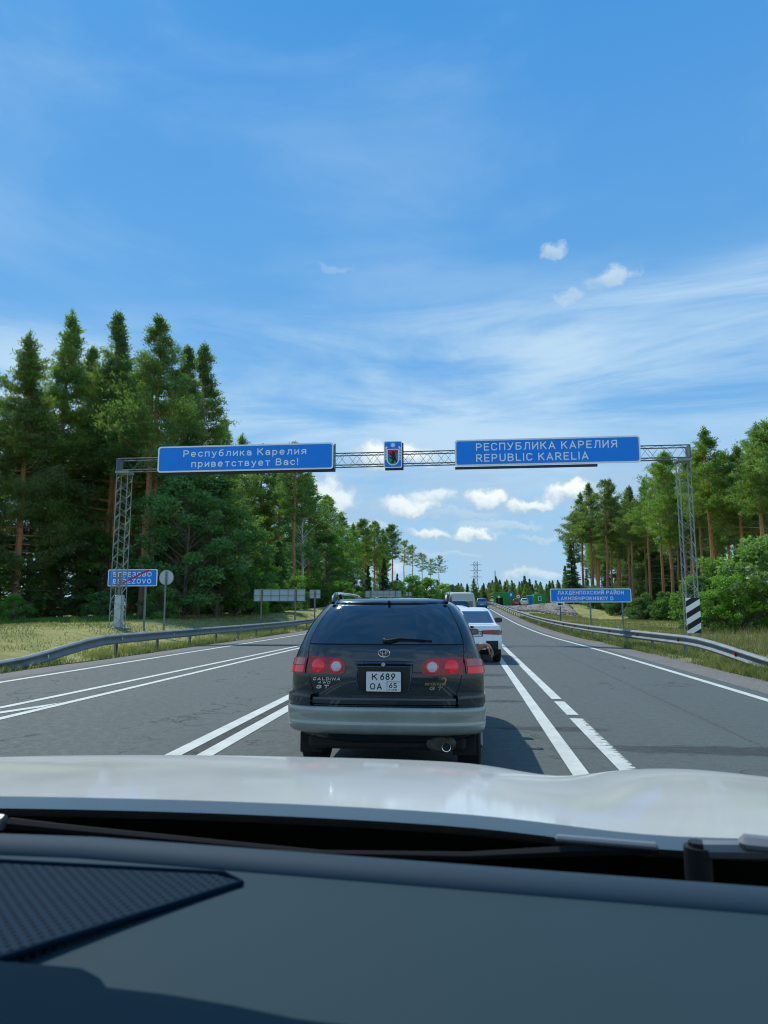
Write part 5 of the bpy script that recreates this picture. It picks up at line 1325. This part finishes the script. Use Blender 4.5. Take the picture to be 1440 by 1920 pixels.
# power pylon
def pylon(x, y, zb, H):
    r = empty('power_pylon', (x, y, zb), 0, 'distant lattice power pylon rising over the far trees', 'pylon')
    pm = principled('pylon_steel', (.42, .42, .44), .6, .2)
    def hwid(z): t = z / H; return 2.6 - 2.9 * t if t < .55 else 1.02 
    for sx in (-1, 1):
        for sy in (-1, 1):
            m = MB(); m.tube([(sx * hwid(z), sy * hwid(z), z) for z in (0, H * .2, H * .4, H * .549, H * .8, H)], .13, n=5); m.build('leg', pm, r)
    lv = [0, .16, .30, .42, .52, .60, .68, .76, .84, .92, 1.0]; m = MB()
    for a, b_ in zip(lv[:-1], lv[1:]):
        za, zb_ = a * H, b_ * H; wa, wb = hwid(za), hwid(zb_)
        for s_ in (-1, 1):
            m.cyl((-wa, s_ * wa, za), (wb, s_ * wb, zb_), .07, n=4); m.cyl((wa, s_ * wa, za), (-wb, s_ * wb, zb_), .07, n=4)
            m.cyl((s_ * wa, -wa, za), (s_ * wb, wb, zb_), .07, n=4); m.cyl((-wb, s_ * wb, zb_), (wb, s_ * wb, zb_), .06, n=4)
    o = m.build('lacing', pm, r); o['kind'] = 'stuff'
    for z in (.66, .80, .93):
        m = MB(); m.tube([(-3.4, 0, z * H), (0, 0, z * H + .5), (3.4, 0, z * H)], .09, n=5); m.tube([(-3.4, 0, z * H), (3.4, 0, z * H)], .07, n=5); m.build('cross_arm', pm, r)
pylon(6.5, 400, 2.2, 25)

# ------------------------------------------------------------------ trees
def leafmesh(name, C, size, aspect, up, mat, parent, normal_bias=None, tris=True):
    """C: n x 3 centres with optional directions; every leaf a small pointed kite"""
    n = len(C); P_, Dv = C[:, :3], C[:, 3:6]
    d = Dv + nrs.normal(0, .55, (n, 3)); d[:, 2] += up; d /= np.linalg.norm(d, axis=1)[:, None] + 1e-9
    a = np.cross(d, nrs.normal(0, 1, (n, 3))); a /= np.linalg.norm(a, axis=1)[:, None] + 1e-9
    L = size * nrs.uniform(.6, 1.4, n)[:, None]; w = L * aspect
    v0 = P_ - d * L * .15; v1 = P_ + d * L * .45 + a * w * .5; v2 = P_ + d * L * 1.0; v3 = P_ + d * L * .45 - a * w * .5
    V = np.stack([v0, v1, v2, v3], 1).reshape(-1, 3)
    me = bpy.data.meshes.new(name); me.vertices.add(4 * n); me.vertices.foreach_set('co', V.ravel())
    me.loops.add(4 * n); me.loops.foreach_set('vertex_index', np.arange(4 * n, dtype=np.int32))
    me.polygons.add(n); me.polygons.foreach_set('loop_start', np.arange(0, 4 * n, 4, dtype=np.int32)); 
    me.materials.append(mat); me.update(calc_edges=True); me.validate()
    TRI.append(2 * n); o = bpy.data.objects.new(name, me); return link(o, parent)
TRI = []
PROTO = []
def proto_root(name):
    r = bpy.data.objects.new(name, None); r.empty_display_size = .3; PROTO.append(r); COL.objects.link(r); return r
def pine(H=22.0, base=.45, width=2.6, dens=1.0, top='round', seed=0, twigs=14, double=False, leaf='pine_leaf', tuft=.21):
    global nrs; nrs = np.random.RandomState(seed + 100); rg = random.Random(seed)
    r = proto_root('pine_tree'); cen = []
    bend = [(0, 0, -.5)] + [(rg.uniform(-.18, .18) * (k / 6), rg.uniform(-.18, .18) * (k / 6), H * k / 7) for k in range(1, 8)]
    def axis(z):
        zs = [b[2] for b in bend]; return np.interp(z, zs, [b[0] for b in bend]), np.interp(z, zs, [b[1] for b in bend])
    m = MB(); m.tube(bend, [.24, .20, .18, .16, .14, .11, .07, .02], n=9)
    if double: m.tube([(b[0] + .62 - .02 * i, b[1] + .1, b[2]) for i, b in enumerate(bend[:-1])], [.27, .24, .22, .19, .15, .10, .03], n=8)
    lim = MB(); z = H * base
    while z < H - .3:
        t = (z - H * base) / (H * (1 - base))
        if top == 'round': L = width * (math.sin(math.pi * min(1, .22 + t * .78)) ** .7) * (1.0 if t < .75 else 1)
        elif top == 'cone': L = width * 1.18 * (1 - t) ** .86 * (.70 + .30 * min(1, t * 5)) * (1.08 - .42 * t * t) + .05
        else: L = width * (.45 + .9 * t) * (1 - t ** 3)
        for k in range(rg.choice((5, 6, 6, 7)) if dens > .8 else rg.choice((3, 4, 4))):
            az = rg.uniform(0, 2 * math.pi); Lb = L * rg.uniform(.5, 1.22) * (1 + .22 * math.sin(2 * az + seed + z * .35)); rise = rg.uniform(-.08, .22) + (.30 * t if top == 'cone' else .5 * t)
            x0, y0 = axis(z); p = []; N = 6
            for i in range(N + 1):
                s_ = i / N; p.append((x0 + math.cos(az) * Lb * s_, y0 + math.sin(az) * Lb * s_, z + Lb * (rise * s_ + .12 * s_ * s_) - .10 * Lb * math.sin(math.pi * s_)))
            lim.tube([p[0], p[3], p[6]], [.05, .03, .012], n=4, cap=False)
            nt = int((4 + 14 * Lb) * dens)
            for q in range(nt):
                s_ = rg.uniform(.22, 1.0) ** .6; i = min(int(s_ * N), N - 1); f = s_ * N - i
                c = [p[i][j] + (p[i + 1][j] - p[i][j]) * f for j in range(3)]; sp_ = .07 + .25 * Lb * (1 - abs(s_ - .6)) * .55
                c = (c[0] + rg.gauss(0, sp_), c[1] + rg.gauss(0, sp_), c[2] + rg.gauss(0, .10) + .06)
                cen.append((*c, math.cos(az) * .5, math.sin(az) * .5, .5))
        z += rg.uniform(.55, .85) * (1.0 - .45 * t) * (1 if dens > .8 else 1.1)
    for q in range(26):
        x0, y0 = axis(H); u_ = rg.random(); cen.append((x0 + rg.gauss(0, .10 * (1.2 - u_)), y0 + rg.gauss(0, .10 * (1.2 - u_)), H - 1.3 + 1.5 * u_, 0, 0, 1.2))
    # tufts -> blades
    C = np.array(cen); k = 9; C = np.repeat(C, k, 0); C[:, :3] += nrs.normal(0, .10, (len(C), 3)); C[:, 3:] += nrs.normal(0, .55, (len(C), 3))
    dead = MB()
    for _ in range(twigs):
        zz = rg.uniform(H * base * .35, H * base * 1.05); az = rg.uniform(0, 6.28); L = rg.uniform(.5, 1.9); x0, y0 = axis(zz)
        dead.tube([(x0, y0, zz), (x0 + math.cos(az) * L * .6, y0 + math.sin(az) * L * .6, zz + rg.uniform(-.1, .15)), (x0 + math.cos(az) * L, y0 + math.sin(az) * L, zz - rg.uniform(-.1, .4))], [.025, .016, .006], n=3, cap=False)
    m.build('trunk', M['pine_bark'], r, smooth=True); leafmesh('crown', C, tuft, .26, .25, M[leaf], r)
    o = lim.build('limbs', M['pine_bark'], r); o['kind'] = 'stuff'
    o = dead.build('dead_twigs', M['twig'], r); o['kind'] = 'stuff'
    r['H'] = H; return r
def spruce(H=18.0, width=2.6, base=.04, seed=0, leaf='spruce_leaf', sz=.26):
    global nrs; nrs = np.random.RandomState(seed + 300); rg = random.Random(seed)
    r = proto_root('spruce_tree'); m = MB(); m.tube([(0, 0, -.4), (.05, 0, H * .5), (0, 0, H)], [.20, .12, .02], n=8); m.build('trunk', M['bark'], r, smooth=True)
    cen = []; z = H * base + .3
    while z < H:
        t = z / H; L = width * (1 - t) ** .85 + .12
        for k in range(rg.choice((5, 6, 7))):
            az = rg.uniform(0, 6.283); Lb = L * rg.uniform(.7, 1.12); nt = int(8 + 22 * Lb)
            for q in range(nt):
                s_ = rg.uniform(.12, 1); dr = -.28 * Lb * s_ + .18 * Lb * s_ * s_; sd = rg.gauss(0, .13 * Lb * (1.15 - s_) + .04)
                cen.append((math.cos(az) * Lb * s_ - math.sin(az) * sd, math.sin(az) * Lb * s_ + math.cos(az) * sd, z + dr + rg.gauss(0, .05) - abs(sd) * .3, math.cos(az), math.sin(az), -.25))
        z += rg.uniform(.26, .40)
    C = np.repeat(np.array(cen), 3, 0); C[:, :3] += nrs.normal(0, .06, (len(C), 3)); leafmesh('crown', C, sz, .30, -.12, M[leaf], r); r['H'] = H; return r
def broad(H=10.0, W_=3.2, base=.12, n=9000, seed=0, leaf='leaf', sz=.17, name='broadleaf_tree', bark='bark', airy=1.0, clumps=60, trunkr=.13):
    global nrs; nrs = np.random.RandomState(seed + 500); rg = random.Random(seed)
    r = proto_root(name); m = MB(); top = H * .85
    tr_ = [(0, 0, -.3), (.1, .05, H * .3), (-.05, .1, H * .6), (.1, 0, top)]; m.tube(tr_, [trunkr, trunkr * .8, trunkr * .5, .02], n=8); m.build('trunk', M[bark], r, smooth=True)
    lim = MB(); cc = []
    for k in range(clumps):
        t = rg.uniform(base, 1) ; prof = math.sin(math.pi * min(1, max(.04, (t - base) / (1 - base) * .86 + .12))) ** .65
        az = rg.uniform(0, 6.283); q = W_ * prof * rg.uniform(.25, 1.0) ** .6 * (1 + .25 * math.sin(az * 3 + seed)); z = H * t
        c = (q * math.cos(az), q * math.sin(az), z * rg.uniform(.96, 1.03)); cc.append((c, rg.uniform(.35, .8) * W_ / 3.0 * airy))
        zb = max(.3, z - q * rg.uniform(.6, 1.1)); lim.tube([(0, 0, zb), (c[0] * .5, c[1] * .5, (zb + z) / 2 + .1), c], [.045, .028, .008], n=4, cap=False)
    pts = []
    for i in range(n):
        c, s_ = cc[rg.randrange(len(cc))]; v = nrs.normal(0, 1, 3); v /= np.linalg.norm(v); v *= s_ * rg.uniform(.3, 1) ** .5; v[2] *= .7
        pts.append((c[0] + v[0], c[1] + v[1], max(.05, c[2] + v[2]), v[0], v[1], v[2] * .5 - .1))
    leafmesh('crown', np.array(pts), sz, .75, .0, M[leaf], r); o = lim.build('limbs', M[bark], r); o['kind'] = 'stuff'; r['H'] = H; return r

pines_full = [pine(base=.20, width=3.5, top='cone', seed=s_, twigs=10, dens=1.15) for s_ in (1, 2, 3)]
pines_high = [pine(base=.46 + .05 * (s_ % 3), width=2.5, top='cone' if s_ % 2 else 'round', seed=s_, twigs=34) for s_ in (11, 12, 13, 14)]
pine_double = pine(base=.44, width=3.4, top='cone', seed=21, twigs=30, double=True, dens=1.1)
pines_top = [pine(base=.66, width=2.6, top='round', seed=s_, twigs=22, dens=.7) for s_ in (31, 32)]
spruces = [spruce(seed=41), spruce(seed=42, width=2.2)]
young_spruce = spruce(H=7, width=2.3, seed=43, leaf='leaf', sz=.22)
broads = [broad(H=11, W_=3.4, seed=51, n=15000, clumps=90), broad(H=12, W_=3.0, seed=52, n=14000, clumps=80)]
birch = broad(H=17, W_=2.6, base=.35, seed=53, n=9000, name='birch_tree', bark='birch', clumps=70, airy=1.1, sz=.18, trunkr=.14)
bushes = [broad(H=4.2, W_=2.4, base=.02, seed=61, n=9000, leaf='bright_leaf', sz=.15, name='bush', clumps=55, trunkr=.05), broad(H=3.4, W_=2.2, base=.02, seed=62, n=7000, leaf='leaf', sz=.14, name='bush', clumps=50, trunkr=.05)]
used = set()
def plant(proto, x, y, H, label, group, cat='tree', wid=1.0, zb=None):
    if proto.name in used: o = copy_tree(proto)
    else: o = proto; used.add(proto.name)
    k = H / proto['H']; o.location = (x, y, (gh(x, y) if zb is None else zb) - .05); o.scale = (k * wid, k * wid, k); o.rotation_euler = (0, 0, rng.uniform(0, 6.283))
    tag(o, label, cat, group); return o
def at(u, v, Y):
    """world x and height of photo pixel u, v at distance Y along the road"""
    az, el = px_angles(u, v); d = Y / math.cos(az); return d * math.sin(az), EYE + d * math.tan(el)
def plant_px(proto, u, v_top, Y, label, group, **k):
    x, zt = at(u, v_top, Y); x = at(u, 1150, Y)[0]; z0 = gh(x, Y); return plant(proto, x, Y, max(1.5, zt - z0), label, group, **k)
GL = 'tall pines at the front of the left forest'; G2 = 'pines along the left forest further on'; G3 = 'pines of the right forest edge'
F = pines_full; Hh = pines_high; T = pines_top
# left, near (each one can be told apart by its place on the skyline)
for (pro, u, v, Y, lab, w_) in [
    (F[0], -70, 640, 52, 'tall pine at the left border of the photo, cut by its edge', 1), (F[1], 28, 668, 50, 'bushy light green pine nearest the left border', 1.12), (F[2], 98, 590, 55, 'tallest pine at far left with an uneven dark top', 1.1),
    (F[0], 150, 655, 60, 'pine filling the gap between the two tall leftmost crowns', 1.05), (F[1], 196, 592, 57, 'second tall pine from the left, above the left gantry tower', 1.1), (F[2], 245, 690, 62, 'lower pine squeezed between two tall crowns left of the double trunk', 1),
    (pine_double, 278, 598, 54, 'tall pine with a double orange trunk right of the left gantry tower', 1.15), (F[0], 330, 655, 60, 'pine behind the right side of the double trunked one', 1.1), (F[1], 368, 650, 66, 'dark pine forming the right shoulder of the near left group', 1.15),
    (F[2], 408, 782, 74, 'shorter pine stepping down towards the left blue sign', 1.2)]:
    plant_px(pro, u, v, Y, lab, GL, wid=w_)
for (pro, u, v, Y, lab, w_) in [
    (Hh[0], 448, 818, 98, 'pine whose tip shows just left above the left blue sign', 1.2), (Hh[1], 485, 838, 104, 'pine hidden behind the middle of the left blue sign', 1.2), (Hh[2], 520, 842, 102, 'pine with a thin orange stem behind the left sign', 1.2),
    (Hh[3], 549, 832, 92, 'slender pine with a long bare straight trunk above the six panel board', 1.05), (Hh[0], 578, 892, 112, 'pine beside the birch right of the long bare trunk', 1.2), (Hh[1], 610, 930, 128, 'pine below the right end of the left blue sign', 1.2),
    (Hh[2], 640, 960, 142, 'pine at the middle of the descending left tree line', 1.3), (Hh[0], 662, 982, 150, 'pine with a flat top in the descending left tree line', 1.3), (Hh[3], 682, 974, 158, 'narrow pine past the middle of the left tree line', 1.2),
    (Hh[1], 702, 978, 165, 'pine third from the right end of the dense left tree line', 1.2), (Hh[2], 718, 992, 172, 'pine second from the right end of the dense left tree line', 1.1), (Hh[3], 736, 984, 178, 'pine ending the dense left tree line', 1.15)]:
    plant_px(pro, u, v, Y, lab, G2, wid=w_)
for (u, v, Y, lab) in [(758, 1014, 212, 'leftmost of the separate sparse pines'), (774, 1022, 214, 'second of the separate sparse pines from the left'), (792, 1038, 222, 'small third pine of the separate sparse group'), (808, 1048, 228, 'thin fourth pine of the separate sparse group'), (824, 1042, 226, 'rightmost of the separate sparse pines')]:
    plant_px(T[rng.randrange(2)], u, v, Y, lab + ' beyond the left tree line', 'separate sparse pines left of the far road', wid=1.1)
plant_px(birch, 566, 888, 95, 'airy birch with a pale trunk right of the long bare pine trunk', None, wid=1.2)
for (pro, u, v, Y, lab, w_) in [(broads[0], 345, 880, 50, 'big dark broadleaf tree below the left blue sign', 1.25), (broads[1], 405, 890, 54, 'dark broadleaf tree filling the shade right of the round sign', 1.3), (broads[0], 440, 960, 60, 'lower dark broadleaf tree at the right end of the shade', 1.3),
        (broads[1], 612, 1000, 110, 'broadleaf tree below the descending left tree line', 1.4), (broads[0], 590, 955, 118, 'tall broadleaf tree right of the birch', 1.2), (broads[0], 655, 1050, 130, 'round broadleaf tree above the left roof rail of the dark car', 1.3)]:
    plant_px(pro, u, v, Y, lab, 'broadleaf trees of the left forest edge', wid=w_)
for (pro, u, v, Y, lab, w_) in [(young_spruce, 520, 1010, 72, 'bright young spruce above the six panel board', 1), (young_spruce, 498, 1040, 70, 'smaller bright young spruce left of the taller one', 1), (spruces[0], 720, 1045, 140, 'dark cone shaped spruce at the end of the dense left tree line', 1.3), (spruces[1], 690, 1060, 135, 'dark spruce beside the cone shaped one', 1.3),
        (spruces[1], 745, 1075, 175, 'small dark spruce just beyond the dense left tree line', 1.2)]:
    plant_px(pro, u, v, Y, lab, 'spruces of the left forest edge', wid=w_)
for (pro, u, v, Y, lab) in [(bushes[0], 470, 1065, 64, 'bright bush left of the six panel board'), (bushes[0], 548, 1080, 80, 'bright bush behind the right end of the six panel board'), (bushes[1], 640, 1090, 92, 'low bush left above the dark car'), (bushes[0], 672, 1098, 110, 'low bright bush over the dark car roof'),
        (bushes[1], 300, 1100, 47, 'low bush behind the round sign'), (bushes[1], 190, 1110, 46, 'low dark bush left of the place name sign'), (bushes[0], 25, 1115, 44, 'low bush at the left border below the pines'),
        (bushes[0], 770, 1080, 150, 'bright bush under the separate sparse pines'), (bushes[1], 800, 1085, 165, 'green bush between the sparse pines'), (bushes[0], 830, 1095, 180, 'bright bush right of the sparse pines'), (bushes[1], 852, 1098, 190, 'last green bush before the queue of cars'), (bushes[1], 745, 1090, 140, 'green bush over the middle of the dark car roof')]:
    plant_px(pro, u, v, Y, lab, 'bushes of the left verge', cat='bush')
# right forest edge
for (pro, u, v, Y, lab, w_) in [
    (Hh[1], 1080, 962, 134, 'leftmost pine of the right forest', 1.2),
    (Hh[0], 1096, 925, 130, 'second pine of the right forest', 1.2),
    (Hh[2], 1114, 906, 127, 'tall pine above the left end of the district sign', 1.2),
    (Hh[3], 1143, 900, 122, 'narrow tall pine above the district sign', 1.0),
    (Hh[1], 1165, 945, 126, 'lower pine above the right part of the district sign', 1.1),
    (Hh[2], 1190, 912, 116, 'pine with a fine tip right of the district sign', 1.1),
    (Hh[0], 1222, 898, 112, 'pine left of the right gantry tower', 1.15),
    (Hh[3], 1246, 870, 104, 'tall pine touching the left side of the right gantry tower', 1.1),
    (Hh[1], 1264, 850, 98, 'pine seen through the right gantry tower', 1.1),
    (Hh[2], 1302, 880, 96, 'pine just right of the right gantry tower', 1.1),
    (Hh[0], 1342, 802, 84, 'tallest pine at the right with a reddish bent trunk', 1.35),
    (Hh[3], 1322, 850, 92, 'pine behind the left side of the tallest right one', 1.1),
    (Hh[1], 1376, 850, 88, 'pine between the tallest right one and the border group', 1.2),
    (Hh[2], 1398, 836, 82, 'pine with a dark bare trunk near the right border', 1.3),
    (Hh[0], 1440, 796, 74, 'pine at the right border, cut by the edge of the photo', 1.35),
    (Hh[1], 1425, 850, 84, 'lower pine left of the one cut by the right edge', 1.1),
    (Hh[3], 1480, 790, 72, 'pine just outside the right border', 1.3)]:
    plant_px(pro, u, v, Y, lab, G3, wid=w_)
for (pro, u, v, Y, lab) in [(spruces[0], 1074, 1020, 124, 'spruce at the left corner of the right forest'), (spruces[1], 1062, 1060, 128, 'small spruce at the left foot of the right forest')]:
    plant_px(pro, u, v, Y, lab, 'spruces at the corner of the right forest', wid=1.3)
GB = 'bright leafy bushes on the right verge'
for (pro, u, v, Y, lab) in [(bushes[1], 1325, 1085, 50, 'bright bush right behind the striped hazard board'), (bushes[0], 1362, 1048, 52, 'taller bright bush second from the hazard board'), (broads[1], 1405, 1022, 50, 'bright bush third from the hazard board'), (bushes[0], 1450, 1012, 46, 'tallest bright bush at the right border'), (bushes[1], 1300, 1100, 58, 'darker bush seen through the right gantry tower'),
        (bushes[0], 1385, 1080, 44, 'low bright bush in front near the right border'), (bushes[0], 1345, 1110, 44, 'lowest bright bush right of the hazard board'), (bushes[0], 1500, 1000, 44, 'bright bush just outside the right border')]:
    plant_px(pro, u, v, Y, lab, GB, cat='bush', wid=1.0 if pro in bushes else 1.3)
# undergrowth along the right forest foot
GU = 'green undergrowth bushes along the foot of the right forest'
for k in range(34):
    u = 1075 + (1300 - 1075) * k / 33 + rng.uniform(-5, 5); Y = 122 - (u - 1075) / 225 * 42 + rng.uniform(-5, 6); x = at(u, 1150, Y)[0]
    plant(rng.choice((bushes[1], bushes[1], bushes[0], young_spruce)) if k % 5 else broads[k % 2], x, Y, rng.uniform(2.2, 3.6), 'green leafy undergrowth at the foot of the right forest pines', GU, cat='bush')
# interior of both forests
def edge_l(Y): return float(np.interp(Y, [20, 45, 54, 66, 75, 98, 115, 130, 150, 180, 215, 240], [-46, -36, -27, -25, -27, -31, -30, -28, -26, -21, -18, -16]))
def edge_r(Y): return float(np.interp(Y, [60, 75, 85, 100, 115, 125, 150, 220], [46, 40, 34, 31, 27, 23, 25, 36]))
pts = []
def far_enough(x, y, d): return all((x - a) ** 2 + (y - b_) ** 2 > d * d for a, b_ in pts)
cnt = 0
for _ in range(6000):
    Y = rng.uniform(28, 205); x = edge_l(Y) - 2 - rng.uniform(0, 22 if Y > 55 else 34) 
    if far_enough(x, Y, 5.2):
        pts.append((x, Y)); cnt += 1
        h_ = rng.uniform(17, 21.5) if Y > 75 else rng.uniform(18, 23)
        if Y > 150: h_ *= .88
        q = rng.random(); pr = rng.choice(Hh) if q < .62 else (rng.choice(spruces) if q < .85 else rng.choice(F))
        plant(pr, x, Y, h_ * (.8 if pr in spruces else 1), 'tree standing inside the dark left forest behind its front row', 'trees inside the left forest', wid=1.1)
    if cnt > 125: break
cnt = 0
for _ in range(5000):
    Y = rng.uniform(66, 235); x = edge_r(Y) + 2.5 + rng.uniform(0, 26)
    if far_enough(x, Y, 4.8):
        pts.append((x, Y)); cnt += 1; q = rng.random(); pr = rng.choice(Hh) if q < .85 else rng.choice(spruces)
        plant(pr, x, Y, rng.uniform(16.5, 20) * (.7 if pr in spruces else 1), 'tree standing inside the right forest behind its front row', 'trees inside the right forest')
    if cnt > 125: break
for k in range(90):
    Y = rng.uniform(82, 240); x = edge_r(Y) + rng.uniform(8, 26)
    plant(rng.choice((broads[0], broads[1], spruces[0])), x, Y, rng.uniform(6, 11), 'leafy understorey tree deep inside the right forest', 'understorey of the right forest', wid=1.2)
# dark understorey inside the left forest
for k in range(46):
    Y = rng.uniform(44, 150); x = edge_l(Y) - rng.uniform(-.5, 7)
    plant(rng.choice((broads[0], broads[1], young_spruce, bushes[1])), x, Y, rng.uniform(3, 8), 'leafy undergrowth at the foot of the left forest', 'undergrowth of the left forest', cat='bush', wid=1.2)
# forest closing the view far ahead
for k in range(120):
    u = 735 + 345 * (k / 119) + rng.uniform(-4, 4); Y = rng.uniform(330, 430); x = at(u, 1130, Y)[0]
    zt = at(u, rng.uniform(1086, 1108) - (8 if rng.random() < .15 else 0) + (6 if u < 900 else 0), Y)[1]
    plant(rng.choice((spruces[0], spruces[1], Hh[0], F[0], F[1])), x, Y, zt - 2.3, 'distant conifer in the forest closing the view beyond the road', 'distant forest beyond the road', wid=1.5, zb=2.2)
for p_ in PROTO:
    if p_.name not in used:
        for c_ in CH.get(p_.name, []): bpy.data.objects.remove(c_)
        bpy.data.objects.remove(p_)

# ------------------------------------------------------------------ grass and weeds
def blades(name, label, spots, n, hmin, hmax, w, mat):
    V = []; F_ = []
    for i in range(n):
        x, y = spots(); z = gh(x, y) - .02; h_ = rng.uniform(hmin, hmax); a = rng.uniform(0, 6.283); lx, ly = rng.gauss(0, .35) * h_, rng.gauss(0, .35) * h_
        dx, dy = math.cos(a) * w, math.sin(a) * w; o = len(V)
        V += [(x - dx, y - dy, z), (x + dx, y + dy, z), (x + lx, y + ly, z + h_)]; F_.append((o, o + 1, o + 2))
    me = bpy.data.meshes.new(name); me.from_pydata(V, [], F_); me.materials.append(mat); o = bpy.data.objects.new(name, me); link(o); tag(o, label, 'grass', kind='stuff')
def patchy(f):
    def g_():
        while True:
            x, y = f()
            if math.sin(x * 1.3 + y * .7) + math.sin(y * .53 - x * .4 + 2) + math.sin(x * 3.1 + y * 2.3) * .6 > rng.uniform(-2, 1.2): return x, y
    return g_
blades('verge_grass', 'green and yellow grass growing along the left guardrail', patchy(lambda: (-10.45 - abs(rng.gauss(0, 1.0)), 13 + 60 * rng.random() ** 1.5)), 30000, .06, .26, .012, M['grass_blade'])
blades('meadow_grass', 'dry mown grass of the left bank below the forest', patchy(lambda: (-11.5 - 26 * rng.random(), 22 + 50 * rng.random())), 42000, .04, .16, .022, M['grass_blade'])
def rightv():
    y = 14 + 60 * rng.random() ** 1.5; return float(xr(y)) + 1.35 + abs(rng.gauss(0, .9)), y
blades('verge_grass', 'green and yellow grass growing along the right guardrail', patchy(rightv), 32000, .06, .30, .012, M['grass_blade'])
blades('meadow_grass', 'dry grass of the right field before the forest', patchy(lambda: (8.0 + 22 * rng.random() ** 1.3, 22 + 70 * rng.random())), 42000, .06, .30, .022, M['grass_blade'])
M['weed'] = m_leaf('dry_weeds', (.16, .17, .05), (.36, .31, .14), .3, 2)
blades('tall_weeds', 'tall dry weeds behind the near end of the right guardrail', patchy(lambda: (8.2 + 8 * rng.random(), 20 + 20 * rng.random())), 5000, .3, .8, .010, M['weed'])
blades('forest_floor_grass', 'lush shaded grass along the foot of the left forest', patchy(lambda: (-22 - 14 * rng.random(), 40 + 12 * rng.random())), 16000, .15, .5, .03, M['leaf'])

0 and print('LEAFTRIS', sum(TRI), 'TOTALTRIS', sum(sum(len(p.vertices) - 2 for p in me.polygons) for me in bpy.data.meshes if len(me.polygons) < 30000) )

# loose stones along the gravel shoulders
m = MB()
for k in range(2600):
    y = 12 + 50 * rng.random() ** 1.6; sd = 1 if rng.random() < .55 else -1
    if sd > 0: x = float(xr(y)) + rng.uniform(.3, 1.9)
    else: x = float(xl(y)) - rng.uniform(.3, 1.8)
    s_ = rng.uniform(.008, .022) * (2.2 if rng.random() < .05 else 1); z = max(gh(x, y), float(ev(y)) - .05) + s_ * .3
    m.add([(x + p[0] * s_, y + p[1] * s_ * 1.2, z + p[2] * s_ * .6) for p in ico], icf)
o = m.build('loose_stones', M['rubble']); tag(o, 'small loose stones scattered on both gravel shoulders', 'stones', kind='stuff')
